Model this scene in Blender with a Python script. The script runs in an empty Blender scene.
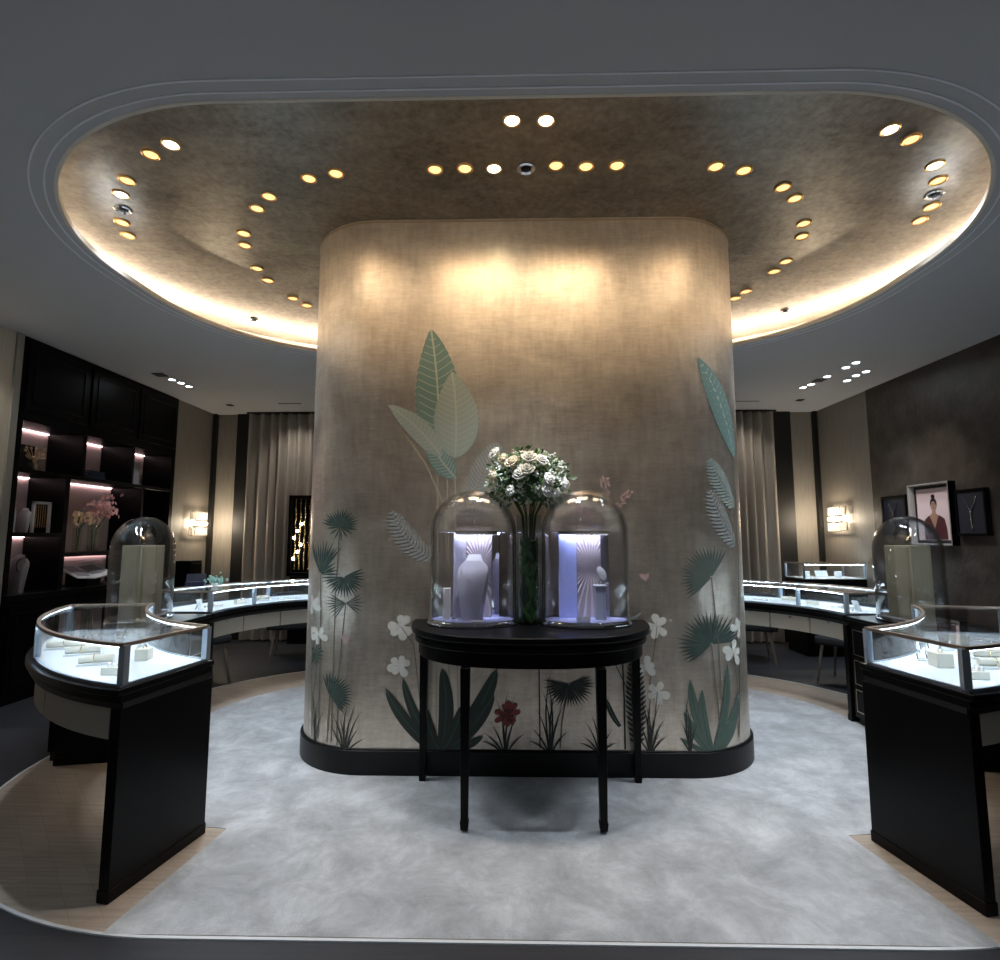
import bpy, math, random
from mathutils import Vector, Matrix
random.seed(7)
PI = math.pi
sin, cos, rad = math.sin, math.cos, math.radians
S = bpy.context.scene
COL = S.collection

# ------------------------------------------------------------------ camera model (also used to measure places)
FPX, PIT, YAW, CH = 550.0, rad(6), rad(1.2), 1.5
def ray(px, py):
    x = (px-500)/FPX; y = -(py-480)/FPX
    c, s = cos(PIT), sin(PIT); fy = c-y*s; fz = s+y*c
    C, T = cos(YAW), sin(YAW)
    return Vector((x*C-fy*T, x*T+fy*C, fz))
def at_z(px, py, z):
    d = ray(px, py); t = (z-CH)/d.z; return Vector((d.x*t, d.y*t, z))
cam_d = bpy.data.cameras.new('camera'); cam = bpy.data.objects.new('camera', cam_d); COL.objects.link(cam)
cam.location = (0, 0, CH); cam.rotation_euler = (PI/2+PIT, 0, YAW)
cam_d.sensor_fit = 'HORIZONTAL'; cam_d.sensor_width = 36; cam_d.lens = 36*FPX/1000; cam_d.clip_start = .02
S.camera = cam

# ------------------------------------------------------------------ materials
M = {}
def mat(name, col, rough=.5, metal=0, emit=None, es=0, noise=None, bump=None, spec=None, coat=0):
    m = bpy.data.materials.new(name); m.use_nodes = True; nt = m.node_tree
    b = nt.nodes['Principled BSDF']
    b.inputs['Base Color'].default_value = (*col, 1); b.inputs['Roughness'].default_value = rough
    b.inputs['Metallic'].default_value = metal
    if spec is not None: b.inputs['Specular IOR Level'].default_value = spec
    if coat: b.inputs['Coat Weight'].default_value = coat; b.inputs['Coat Roughness'].default_value = .1
    if emit: b.inputs['Emission Color'].default_value = (*emit, 1); b.inputs['Emission Strength'].default_value = es
    tc = nt.nodes.new('ShaderNodeTexCoord')
    if noise:       # (scale xyz, other colour, detail)
        sc, c2, det = noise
        mp = nt.nodes.new('ShaderNodeMapping'); mp.inputs['Scale'].default_value = sc
        n = nt.nodes.new('ShaderNodeTexNoise'); n.inputs['Scale'].default_value = 1; n.inputs['Detail'].default_value = det
        r = nt.nodes.new('ShaderNodeValToRGB')
        r.color_ramp.elements[0].position = .35; r.color_ramp.elements[1].position = .65
        r.color_ramp.elements[0].color = (*col, 1); r.color_ramp.elements[1].color = (*c2, 1)
        nt.links.new(tc.outputs['Object'], mp.inputs['Vector']); nt.links.new(mp.outputs[0], n.inputs['Vector'])
        nt.links.new(n.outputs['Fac'], r.inputs['Fac']); nt.links.new(r.outputs['Color'], b.inputs['Base Color'])
    if bump:        # (scale xyz, strength, distance)
        sc, st, ds = bump
        mp = nt.nodes.new('ShaderNodeMapping'); mp.inputs['Scale'].default_value = sc
        n = nt.nodes.new('ShaderNodeTexNoise'); n.inputs['Scale'].default_value = 1; n.inputs['Detail'].default_value = 6
        bp = nt.nodes.new('ShaderNodeBump'); bp.inputs['Strength'].default_value = st; bp.inputs['Distance'].default_value = ds
        nt.links.new(tc.outputs['Object'], mp.inputs['Vector']); nt.links.new(mp.outputs[0], n.inputs['Vector'])
        nt.links.new(n.outputs['Fac'], bp.inputs['Height']); nt.links.new(bp.outputs[0], b.inputs['Normal'])
    M[name] = m; return m
def glass(name, tint=(1, 1, 1), rough=.0, gain=1.0, ior=1.5):
    m = bpy.data.materials.new(name); m.use_nodes = True; nt = m.node_tree; nt.nodes.clear()
    o = nt.nodes.new('ShaderNodeOutputMaterial'); t = nt.nodes.new('ShaderNodeBsdfTransparent'); t.inputs[0].default_value = (*tint, 1)
    g = nt.nodes.new('ShaderNodeBsdfGlossy'); g.inputs['Roughness'].default_value = rough
    f = nt.nodes.new('ShaderNodeFresnel'); f.inputs['IOR'].default_value = ior
    mu = nt.nodes.new('ShaderNodeMath'); mu.operation = 'MULTIPLY'; mu.inputs[1].default_value = gain; mu.use_clamp = True
    mx = nt.nodes.new('ShaderNodeMixShader')
    ge = nt.nodes.new('ShaderNodeNewGeometry'); io = nt.nodes.new('ShaderNodeMapRange')     # same reflectance on both faces of a pane
    io.inputs['To Min'].default_value = ior; io.inputs['To Max'].default_value = 1/ior
    nt.links.new(ge.outputs['Backfacing'], io.inputs['Value']); nt.links.new(io.outputs[0], f.inputs['IOR'])
    nt.links.new(f.outputs[0], mu.inputs[0]); nt.links.new(mu.outputs[0], mx.inputs[0])
    nt.links.new(t.outputs[0], mx.inputs[1]); nt.links.new(g.outputs[0], mx.inputs[2]); nt.links.new(mx.outputs[0], o.inputs[0])
    M[name] = m; return m

def leaf_metal(name, c1, c2, rough, metal, sc, bs=.22, dist=.6):
    """metal leaf laid in squares: mottled colour, scratchy gloss, faint horizontal and vertical joints"""
    m = bpy.data.materials.new(name); m.use_nodes = True; nt = m.node_tree; b = nt.nodes['Principled BSDF']; L = nt.links.new
    tc = nt.nodes.new('ShaderNodeTexCoord')
    def noise(scale, det, dist=0):
        mp = nt.nodes.new('ShaderNodeMapping'); mp.inputs['Scale'].default_value = scale
        n = nt.nodes.new('ShaderNodeTexNoise'); n.inputs['Scale'].default_value = 1; n.inputs['Detail'].default_value = det
        n.inputs['Distortion'].default_value = dist; n.inputs['Roughness'].default_value = .65
        L(tc.outputs['Object'], mp.inputs[0]); L(mp.outputs[0], n.inputs['Vector']); return n
    a = noise(tuple(q*1.3 for q in sc), 5, dist); h = noise((12, 12, 80), 4); v = noise((26, 26, 5), 3)
    r = nt.nodes.new('ShaderNodeValToRGB'); r.color_ramp.elements[0].position = .35; r.color_ramp.elements[1].position = .68
    r.color_ramp.elements[0].color = (*c1, 1); r.color_ramp.elements[1].color = (*c2, 1)
    ad = nt.nodes.new('ShaderNodeMath'); ad.operation = 'ADD'; L(h.outputs['Fac'], ad.inputs[0]); L(v.outputs['Fac'], ad.inputs[1])
    mx = nt.nodes.new('ShaderNodeMath'); mx.operation = 'MULTIPLY_ADD'; mx.inputs[1].default_value = .42; L(ad.outputs[0], mx.inputs[0])
    a2 = nt.nodes.new('ShaderNodeMath'); a2.operation = 'MULTIPLY'; a2.inputs[1].default_value = .60; L(a.outputs['Fac'], a2.inputs[0])
    L(a2.outputs[0], mx.inputs[2]); 
    sh = nt.nodes.new('ShaderNodeMath'); sh.operation = 'SUBTRACT'; sh.inputs[1].default_value = .21; L(mx.outputs[0], sh.inputs[0])
    L(sh.outputs[0], r.inputs['Fac']); L(r.outputs[0], b.inputs['Base Color'])
    rr = nt.nodes.new('ShaderNodeMapRange'); rr.inputs['From Min'].default_value = .3; rr.inputs['From Max'].default_value = .7
    rr.inputs['To Min'].default_value = rough-.05; rr.inputs['To Max'].default_value = rough+.06
    L(a.outputs['Fac'], rr.inputs['Value']); L(rr.outputs[0], b.inputs['Roughness'])
    b.inputs['Metallic'].default_value = metal
    bp = nt.nodes.new('ShaderNodeBump'); bp.inputs['Strength'].default_value = bs; bp.inputs['Distance'].default_value = .003
    L(ad.outputs[0], bp.inputs['Height'])
    if bs: L(bp.outputs[0], b.inputs['Normal'])
    M[name] = m
leaf_metal('pillar_leaf', (.60, .525, .44), (.86, .785, .68), .37, .84, (2.2, 2.2, 3))
leaf_metal('ceiling_leaf', (.19, .175, .155), (.44, .405, .35), .34, .97, (1.0, 2.4, 2), .0, 0)

def carpet(name, c1, c2, c3):
    m = bpy.data.materials.new(name); m.use_nodes = True; nt = m.node_tree; b = nt.nodes['Principled BSDF']; L = nt.links.new
    tc = nt.nodes.new('ShaderNodeTexCoord')
    n = nt.nodes.new('ShaderNodeTexNoise'); n.inputs['Scale'].default_value = 3.4; n.inputs['Detail'].default_value = 12
    n.inputs['Roughness'].default_value = .74; n.inputs['Distortion'].default_value = .35
    n2 = nt.nodes.new('ShaderNodeTexNoise'); n2.inputs['Scale'].default_value = 260; n2.inputs['Detail'].default_value = 2
    r = nt.nodes.new('ShaderNodeValToRGB'); e = r.color_ramp.elements
    e[0].position = .33; e[0].color = (*c1, 1); e[1].position = .68; e[1].color = (*c3, 1)
    q = e.new(.5); q.color = (*c2, 1)
    L(tc.outputs['Object'], n.inputs['Vector']); L(tc.outputs['Object'], n2.inputs['Vector'])
    L(n.outputs['Fac'], r.inputs['Fac']); L(r.outputs[0], b.inputs['Base Color'])
    b.inputs['Roughness'].default_value = .93; b.inputs['Sheen Weight'].default_value = .25
    ad = nt.nodes.new('ShaderNodeMath'); ad.operation = 'MULTIPLY_ADD'; ad.inputs[1].default_value = 2.0
    L(n.outputs['Fac'], ad.inputs[0]); L(n2.outputs['Fac'], ad.inputs[2])
    bp = nt.nodes.new('ShaderNodeBump'); bp.inputs['Strength'].default_value = .5; bp.inputs['Distance'].default_value = .01
    L(ad.outputs[0], bp.inputs['Height']); L(bp.outputs[0], b.inputs['Normal']); M[name] = m
carpet('rug', (.32, .338, .365), (.475, .50, .535), (.70, .735, .78))

def planks(name, c1, c2, w, l, rough, rot=0, herring=False):
    m = bpy.data.materials.new(name); m.use_nodes = True; nt = m.node_tree; b = nt.nodes['Principled BSDF']; L = nt.links.new
    tc = nt.nodes.new('ShaderNodeTexCoord'); mp = nt.nodes.new('ShaderNodeMapping'); mp.inputs['Rotation'].default_value = (0, 0, rot)
    br = nt.nodes.new('ShaderNodeTexBrick'); br.inputs['Color1'].default_value = (*c1, 1); br.inputs['Color2'].default_value = (*c2, 1)
    br.inputs['Mortar'].default_value = tuple(x*.95 for x in c1)+(1,); br.inputs['Scale'].default_value = 1
    br.inputs['Brick Width'].default_value = l; br.inputs['Row Height'].default_value = w; br.inputs['Mortar Size'].default_value = .002
    mp2 = nt.nodes.new('ShaderNodeMapping'); mp2.inputs['Scale'].default_value = (3, 50, 1); mp2.inputs['Rotation'].default_value = (0, 0, rot)
    n = nt.nodes.new('ShaderNodeTexNoise'); n.inputs['Scale'].default_value = 1; n.inputs['Detail'].default_value = 5
    mx = nt.nodes.new('ShaderNodeMix'); mx.data_type = 'RGBA'; mx.blend_type = 'MULTIPLY'; mx.inputs['Factor'].default_value = .6
    L(tc.outputs['Object'], mp.inputs[0]); L(mp.outputs[0], br.inputs['Vector']); L(tc.outputs['Object'], mp2.inputs[0])
    L(mp2.outputs[0], n.inputs['Vector']); L(br.outputs['Color'], mx.inputs[6]); L(n.outputs['Fac'], mx.inputs[7])
    mu = nt.nodes.new('ShaderNodeMix'); mu.data_type = 'RGBA'; mu.blend_type = 'MULTIPLY'; mu.inputs['Factor'].default_value = 1
    mu.inputs[7].default_value = (1.6, 1.6, 1.6, 1); L(mx.outputs[2], mu.inputs[6]); L(mu.outputs[2], b.inputs['Base Color'])
    b.inputs['Roughness'].default_value = rough; M[name] = m
planks('dark_floor', (.017, .018, .023), (.028, .029, .036), .16, 1.4, .5)
planks('parquet', (.40, .335, .275), (.46, .39, .325), .10, .5, .6, rad(45))

mat('ceiling_paint', (.56, .575, .60), .75, bump=((60, 60, 60), .04, .002))
mat('ceiling_trim', (.88, .92, .98), .5)
mat('cove_gold', (.62, .57, .49), .6, .1, noise=((3, 6, 3), (.72, .67, .59), 4))
mat('cove_cream', (.80, .74, .65), .6)
mat('beige_wall', (.24, .215, .185), .55, noise=((60, 60, 3), (.29, .265, .23), 3), spec=.4)
mat('cream_wall', (.52, .46, .37), .6, noise=((60, 60, 3), (.58, .52, .43), 3))
mat('brown_wall', (.046, .035, .029), .42, noise=((5, 5, 5), (.078, .062, .052), 8), bump=((16, 16, 16), .5, .01))
mat('black', (.0035, .0035, .004), .32, spec=.14)
mat('black_lacquer', (.004, .0035, .004), .35, spec=.10)
mat('black_trim', (.006, .006, .006), .5)
mat('plinth_black', (.007, .007, .008), .4, spec=.25)
mat('cream_drawer', (.50, .46, .39), .5)
mat('brass', (.62, .50, .36), .32, 1)
mat('bronze', (.36, .29, .235), .4, .6)
mat('steel', (.48, .56, .66), .32, .75)
mat('chrome', (.75, .76, .80), .08, 1)
mat('silver', (.80, .80, .82), .15, 1)
mat('gold', (.9, .68, .35), .25, 1)
mat('gold_ring', (.85, .55, .25), .3, 1)
mat('white_line', (.72, .76, .80), .5)
mat('tray_white', (.70, .75, .80), .55)
mat('pad_cream', (.72, .69, .60), .7)
mat('pad_white', (.75, .77, .78), .6)
mat('pad_grey', (.42, .43, .45), .6)
mat('khaki', (.36, .335, .235), .6, noise=((90, 90, 4), (.42, .39, .285), 3))
mat('khaki_side', (.30, .275, .19), .6)
mat('lavender', (.42, .47, .80), .5)
mat('bust_white', (.72, .72, .82), .6)
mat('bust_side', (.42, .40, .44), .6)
mat('dome_floor', (.45, .50, .80), .45)
mat('taupe', (.40, .34, .32), .6)
mat('pleat_pink', (.62, .53, .51), .5)
mat('mirror', (.75, .76, .80), .04, 1)
mat('niche_back', (.60, .47, .46), .5)
mat('curtain', (.30, .265, .225), .45, spec=.6, noise=((4, 4, .5), (.37, .33, .285), 2))
mat('navy', (.012, .018, .05), .4)
mat('navy_velvet', (.012, .012, .022), .8)
mat('frame_grey', (.30, .29, .26), .4)
mat('frame_white', (.75, .74, .72), .5)
mat('print_pink', (.80, .62, .63), .5)
mat('skin', (.42, .24, .17), .6)
mat('skin_dark', (.30, .155, .11), .6)
mat('hair', (.015, .010, .010), .6)
mat('wine', (.085, .018, .020), .6)
mat('paper', (.72, .70, .72), .6)
mat('print_grey', (.30, .28, .31), .6)
mat('white_petal', (.88, .87, .78), .6)
mat('cream_petal', (.74, .66, .45), .6)
mat('small_petal', (.80, .83, .72), .6)
mat('pink_petal', (.78, .40, .38), .6)
mat('peach_petal', (.80, .54, .32), .6)
mat('leaf_green', (.05, .14, .035), .45)
mat('leaf_pale', (.22, .32, .18), .5)
mat('leaf_dark', (.012, .035, .012), .5)
mat('stem_green', (.06, .12, .04), .5)
mat('teal_petal', (.35, .60, .52), .6)
mat('chair_fabric', (.018, .018, .020), .8)
mat('dark_hole', (.004, .004, .004), .5)
mat('lamp_warm', (.9, .6, .3), .3, emit=(1, .56, .20), es=1.7)
mat('lamp_bright', (1, .95, .8), .3, emit=(1, .90, .62), es=22)
mat('lamp_cool', (1, 1, 1), .3, emit=(.82, .93, 1), es=22)
mat('cove_led', (1, .8, .6), .5, emit=(1, .84, .66), es=32)
mat('case_led', (.9, .95, 1), .5, emit=(.66, .85, 1), es=60)
mat('dome_fill', (.7, .7, 1), .5, emit=(.60, .66, 1), es=52)
mat('niche_led', (1, .8, .8), .5, emit=(1, .72, .72), es=11)
mat('sconce_core', (1, .9, .75), .5, emit=(1, .82, .58), es=26)
mat('crystal', (.80, .76, .70), .08, .4)
# mural paints
mat('paint_teal', (.17, .285, .265), .6)
mat('paint_teal_pale', (.37, .45, .43), .6)
mat('paint_vein', (.52, .57, .50), .6)
mat('paint_vein_dark', (.06, .12, .10), .6)
mat('paint_grey', (.38, .41, .41), .6)
mat('paint_fan', (.055, .092, .078), .6)
mat('paint_fan_pale', (.13, .17, .15), .6)
mat('paint_dark', (.020, .030, .026), .6)
mat('paint_agave', (.035, .055, .045), .6)
mat('paint_agave_pale', (.11, .17, .14), .6)
mat('paint_grass', (.035, .042, .036), .6)
mat('paint_stem', (.20, .19, .15), .6)
mat('paint_gold_stem', (.52, .46, .34), .6)
mat('paint_white', (.86, .86, .80), .6)
mat('paint_red', (.26, .055, .045), .6)
mat('paint_red_dark', (.14, .022, .022), .6)
mat('paint_pink', (.66, .47, .46), .6)
glass('case_glass', (.985, .995, 1), 0, 1.0)
glass('dome_glass', (.97, .975, .985), 0, 2.2, 1.5)
def rim_dark(name):      # light crossing the bell edge-on passes through far more glass
    nt = M[name].node_tree; t = next(n for n in nt.nodes if n.type == 'BSDF_TRANSPARENT')
    lw = nt.nodes.new('ShaderNodeLayerWeight'); lw.inputs[0].default_value = .5; r = nt.nodes.new('ShaderNodeValToRGB'); e = r.color_ramp.elements
    e[0].position = .45; e[0].color = (.97, .975, .985, 1); e[1].position = 1.0; e[1].color = (.10, .10, .11, 1); q = e.new(.80); q.color = (.72, .72, .73, 1)
    nt.links.new(lw.outputs['Facing'], r.inputs[0]); nt.links.new(r.outputs[0], t.inputs[0])
rim_dark('dome_glass')
glass('vase_glass', (.93, .95, .93), 0, 1.2)

# ------------------------------------------------------------------ mesh builder
def worldloc(o):
    v = Vector((0, 0, 0))
    while o: v += o.location; o = o.parent
    return v
class MB:
    def __init__(s): s.v = []; s.f = []
    def add(s, vs, fs):
        n = len(s.v); s.v += [tuple(p) for p in vs]; s.f += [tuple(i+n for i in f) for f in fs]; return s
    def box(s, x0, x1, y0, y1, z0, z1):
        vs = [(x, y, z) for z in (z0, z1) for x, y in ((x0, y0), (x1, y0), (x1, y1), (x0, y1))]
        return s.add(vs, [(3, 2, 1, 0), (4, 5, 6, 7), (0, 1, 5, 4), (1, 2, 6, 5), (2, 3, 7, 6), (3, 0, 4, 7)])
    def obox(s, c, size, rz=0, rx=0, ry=0):
        R = Matrix.Rotation(rz, 3, 'Z') @ Matrix.Rotation(ry, 3, 'Y') @ Matrix.Rotation(rx, 3, 'X'); c = Vector(c)
        h = [q/2 for q in size]
        vs = [c + R @ Vector((x*h[0], y*h[1], z*h[2])) for z in (-1, 1) for x, y in ((-1, -1), (1, -1), (1, 1), (-1, 1))]
        return s.add(vs, [(3, 2, 1, 0), (4, 5, 6, 7), (0, 1, 5, 4), (1, 2, 6, 5), (2, 3, 7, 6), (3, 0, 4, 7)])
    def prism(s, poly, z0, z1):
        n = len(poly)
        vs = [(x, y, z0) for x, y in poly]+[(x, y, z1) for x, y in poly]
        return s.add(vs, [tuple(range(n-1, -1, -1)), tuple(range(n, 2*n))]+[(i, (i+1) % n, n+(i+1) % n, n+i) for i in range(n)])
    def band(s, A, B, z0, z1, closed=False):
        """solid strip between two plan polylines A and B"""
        n = len(A); vs = []
        for a, b in zip(A, B): vs += [(a[0], a[1], z0), (b[0], b[1], z0), (b[0], b[1], z1), (a[0], a[1], z1)]
        fs = []
        for i in range(n if closed else n-1):
            p = 4*i; q = 4*((i+1) % n)
            for k in range(4): fs.append((p+k, q+k, q+(k+1) % 4, p+(k+1) % 4))
        if not closed: fs += [(3, 2, 1, 0), (4*n-4, 4*n-3, 4*n-2, 4*n-1)]
        return s.add(vs, fs)
    def cyl(s, p0, p1, r0, r1=None, n=12, caps=True):
        r1 = r0 if r1 is None else r1; p0 = Vector(p0); p1 = Vector(p1); d = (p1-p0).normalized()
        a = d.orthogonal().normalized(); b = d.cross(a)
        vs = [p+(a*cos(2*PI*i/n)+b*sin(2*PI*i/n))*r for p, r in ((p0, r0), (p1, r1)) for i in range(n)]
        fs = [(i, (i+1) % n, n+(i+1) % n, n+i) for i in range(n)]
        if caps: fs += [tuple(range(n-1, -1, -1)), tuple(range(n, 2*n))]
        return s.add(vs, fs)
    def tube(s, pts, r, n=6, closed=False):
        pts = [Vector(p) for p in pts]; m = len(pts); vs = []; up = None
        for i, p in enumerate(pts):
            q0 = pts[(i-1) % m] if (closed or i) else pts[0]; q1 = pts[(i+1) % m] if (closed or i < m-1) else pts[-1]
            d = (q1-q0).normalized()
            if up is None: up = d.orthogonal().normalized()
            a = (up-d*up.dot(d)).normalized(); up = a; b = d.cross(a)
            rr = r[i] if isinstance(r, (list, tuple)) else r
            vs += [p+(a*cos(2*PI*k/n)+b*sin(2*PI*k/n))*rr for k in range(n)]
        fs = [(i*n+k, i*n+(k+1) % n, ((i+1) % m)*n+(k+1) % n, ((i+1) % m)*n+k) for i in range(m if closed else m-1) for k in range(n)]
        if not closed: fs += [tuple(range(n-1, -1, -1)), tuple(range((m-1)*n, m*n))]
        return s.add(vs, fs)
    def lathe(s, prof, c, n=32, sx=1, sy=1, rz=0, closed=False):
        """profile of (r, z); sx, sy squash it to an oval"""
        vs = []; k = len(prof)
        for i in range(n):
            t = 2*PI*i/n; x0 = cos(t)*sx; y0 = sin(t)*sy; x = x0*cos(rz)-y0*sin(rz); y = x0*sin(rz)+y0*cos(rz)
            vs += [(c[0]+r*x, c[1]+r*y, c[2]+z) for r, z in prof]
        fs = [(i*k+j, ((i+1) % n)*k+j, ((i+1) % n)*k+(j+1) % k, i*k+(j+1) % k) for i in range(n) for j in range(k if closed else k-1)]
        return s.add(vs, fs)
    def ell(s, c, r, n=10, m=7, R=None):
        vs = []; c = Vector(c); r = r if isinstance(r, (tuple, list)) else (r, r, r)
        for j in range(1, m):
            ph = PI*j/m
            for i in range(n):
                t = 2*PI*i/n; v = Vector((r[0]*sin(ph)*cos(t), r[1]*sin(ph)*sin(t), r[2]*cos(ph))); vs.append(c+(R @ v if R else v))
        for zz in (1, -1):
            v = Vector((0, 0, r[2]*zz)); vs.append(c+(R @ v if R else v))
        T = len(vs)-2; fs = [(j*n+i, j*n+n+i, j*n+n+(i+1) % n, j*n+(i+1) % n) for j in range(m-2) for i in range(n)]
        fs += [(T, i, (i+1) % n) for i in range(n)]+[(T+1, (m-2)*n+(i+1) % n, (m-2)*n+i) for i in range(n)]
        return s.add(vs, fs)
    def build(s, name, m, parent=None, label=None, local=False, bevel=0, smooth=35, bseg=2):
        me = bpy.data.meshes.new(name); o = bpy.data.objects.new(name, me); COL.objects.link(o)
        vs = [Vector(p) for p in s.v]
        if parent is None and not local:
            xs = [p.x for p in vs]; ys = [p.y for p in vs]; zs = [p.z for p in vs]
            off = Vector(((min(xs)+max(xs))/2, (min(ys)+max(ys))/2, min(zs))); o.location = off
        elif parent is not None and not local: off = worldloc(parent)
        else: off = Vector((0, 0, 0))
        me.from_pydata([p-off for p in vs], [], s.f); me.validate(); me.update()
        import bmesh
        bm = bmesh.new(); bm.from_mesh(me); bmesh.ops.recalc_face_normals(bm, faces=bm.faces); bm.to_mesh(me); bm.free()
        me.materials.append(M[m] if isinstance(m, str) else m)
        if smooth: me.shade_smooth(); me.set_sharp_from_angle(angle=rad(smooth))
        if bevel:
            b = o.modifiers.new('bevel', 'BEVEL'); b.width = bevel; b.segments = bseg; b.limit_method = 'ANGLE'; b.angle_limit = rad(40)
        if parent is not None: o.parent = parent
        if label: o['label'] = label
        return o
def thing(name, label, cat, loc, group=None, rz=0):
    o = bpy.data.objects.new(name, None); COL.objects.link(o); o.location = loc; o.rotation_euler = (0, 0, rz)
    o.empty_display_size = .1; o['label'] = label; o['category'] = cat
    if group: o['group'] = group
    return o
def tag(o, label, cat, group=None):
    o['label'] = label; o['category'] = cat
    if group: o['group'] = group
    return o
def struct(name, mb, m, **k):
    o = mb.build(name, m, **k); o['kind'] = 'structure'; return o
def copy_tree(o, parent=None):
    c = o.copy(); COL.objects.link(c); c.parent = parent
    for ch in [q for q in list(COL.objects) if q.parent == o]: copy_tree(ch, c)
    return c
def spot(name, loc, energy, size, blend=.6, col=(1, .95, .9), target=None, radius=.03):
    l = bpy.data.lights.new(name, 'SPOT'); l.energy = energy; l.spot_size = rad(size); l.spot_blend = blend; l.color = col
    l.shadow_soft_size = radius
    o = bpy.data.objects.new(name, l); COL.objects.link(o); o.location = loc
    if target: o.rotation_euler = (Vector(target)-Vector(loc)).to_track_quat('-Z', 'Y').to_euler()
    return o

# ------------------------------------------------------------------ room
XL, XR, YB, YF, HC, HG = -4.59, 4.60, 8.30, -3.0, 3.40, 3.73
def rr(ang, c, hx0, hx1, hy0, hy1, r):
    """point where a ray from c leaves a rounded rectangle"""
    d = Vector((cos(ang), sin(ang)))
    def inside(p):
        x, y = p
        if not (hx0 <= x <= hx1 and hy0 <= y <= hy1): return False
        cx = min(max(x, hx0+r), hx1-r); cy = min(max(y, hy0+r), hy1-r)
        return (x-cx)**2+(y-cy)**2 <= r*r+1e-9
    lo, hi = 0, 12
    for _ in range(34):
        m = (lo+hi)/2
        if inside((c[0]+d[0]*m, c[1]+d[1]*m)): lo = m
        else: hi = m
    return (c[0]+d[0]*lo, c[1]+d[1]*lo)
RC = (.03, 3.9)
def rec(off, n=240, angs=None):
    A = angs or [2*PI*i/n for i in range(n)]
    return [rr(a, RC, .03-2.86-off, .03+2.86+off, 2.20-off, 5.62+off, 1.55+off) for a in A]
CR = [(x, y) for x in (XL-.5, XR+.1) for y in (YF, YB+.1)]
angs = sorted([2*PI*i/240 for i in range(240)]+[math.atan2(y-RC[1], x-RC[0]) % (2*PI) for x, y in CR])
struct('ceiling', MB().band(rec(0, angs=angs), [rr(a, RC, XL-.5, XR+.1, YF, YB+.1, 0) for a in angs], HC, HC+.02, closed=True), 'ceiling_paint')
struct('trim_1', MB().band(rec(.048), rec(.057), HC-.0025, HC, closed=True), 'ceiling_trim')
struct('trim_2', MB().band(rec(.112), rec(.121), HC-.0025, HC, closed=True), 'ceiling_trim')
struct('trim_3', MB().band(rec(-.006), rec(.012), HC-.002, HC+.034, closed=True), 'cove_cream')
struct('trim_4', MB().band(rec(.75), rec(.78), HC+.018, HG, closed=True), 'cove_gold')
struct('trim_10', MB().band(rec(.655), rec(.75), HC+.155, HC+.168, closed=True), 'cove_gold')
struct('ceiling_recess', MB().prism(rec(.78), HG, HG+.05), 'ceiling_leaf')
led = MB().band(rec(.665), rec(.70), HC+.17, HC+.18, closed=True).build('cove_light_strip', 'cove_led')
tag(led, 'warm glowing light strip running round the hidden rim of the oval gold ceiling recess', 'light strip')

struct('floor', MB().box(XL-.5, XR+.1, YF, YB+.1, -.05, 0), 'dark_floor')
PC = (.11, 4.42)
def fl(off, n=200): return [rr(2*PI*i/n, PC, .11-3.31-off, .11+3.27+off, 2.205-off, 6.64+off, 1.87+off) for i in range(n)]
struct('floor_border', MB().band(fl(-.014), fl(0), 0, .0062, closed=True), 'white_line')
struct('floor_parquet', MB().prism(fl(-.014), 0, .004), 'parquet')
# ring geometry shared by counters and rug
C1 = (-1.40, 4.08); C2 = (-1.40, 4.76)
def rp(u, r, side):
    """u: 0..90 degrees round the front corner from the left wall side (0) to the front, <0 metres along the straight, then the rear corner"""
    if u >= 0: a = rad(180+u); r -= .10*sin(PI*min(u, 80)/80); x, y = C1[0]+r*cos(a), C1[1]+r*sin(a)
    elif u >= -.68: x, y = C1[0]-r, C1[1]-u
    else: a = rad(180+(u+.68)*57.3/1.45); x, y = C2[0]+r*cos(a), C2[1]+r*sin(a)
    return (x, y) if side == 'L' else (.22-x, y)
def arc(u0, u1, r, side, n=24): return [rp(u0+(u1-u0)*i/n, r, side) for i in range(n+1)]
# rug outline
L_ = [(-1.56, 2.224), (-1.475, 2.985), (-1.60, 3.0)] + arc(79, 0, 1.19, 'L', 20) + arc(-.68, -.68-1.45*1.5, 1.19, 'L', 24)
R_ = [(.22-x, y) for x, y in L_]; R_[0] = (1.80, 2.224)
struct('floor_rug', MB().prism(L_[::-1]+R_, .004, .0065), 'rug')

# walls: left
BY0, BY1 = 4.93, 7.33
struct('wall_left', MB().box(XL-.1, XL, YF, BY0, 0, HC), 'cream_wall')
struct('wall_left_rear', MB().box(XL-.1, XL, BY1, YB, 0, HC), 'beige_wall')
struct('wall_left_niche', MB().box(XL-.5, XL-.44, BY0-.05, BY1+.05, 0, HC), 'black_trim')
struct('wall_back', MB().box(XL-.1, XR+.1, YB, YB+.1, 0, HC), 'beige_wall')
struct('wall_right_rear', MB().box(XR, XR+.1, 7.07, YB, 0, HC), 'beige_wall')
struct('wall_right', MB().box(XR-.012, XR+.1, YF, 7.07, 0, HC), 'brown_wall')
struct('wall_front', MB().box(XL-.5, XR+.1, YF-.1, YF, 0, HC), 'beige_wall')
struct('trim_5', MB().box(XL, XL+.055, YB-.075, YB, 0, HC), 'black_trim')
struct('trim_6', MB().box(XR-.055, XR, YB-.075, YB, 0, HC), 'black_trim')
struct('trim_7', MB().box(XL, XL+.02, BY0-.09, BY0-.02, 0, HC), 'frame_grey')
struct('trim_8', MB().box(-4.22, -4.0, YB-.05, YB, 0, HC), 'black_trim')
struct('trim_9', MB().box(3.93, 4.21, YB-.05, YB, 0, HC), 'black_trim')
struct('baseboard_left', MB().box(XL, XL+.015, BY1+.02, YB-.08, 0, .12), 'black_trim')
struct('baseboard_right', MB().box(XR-.03, XR-.012, YF, 7.07, 0, .12), 'black_trim')

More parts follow.
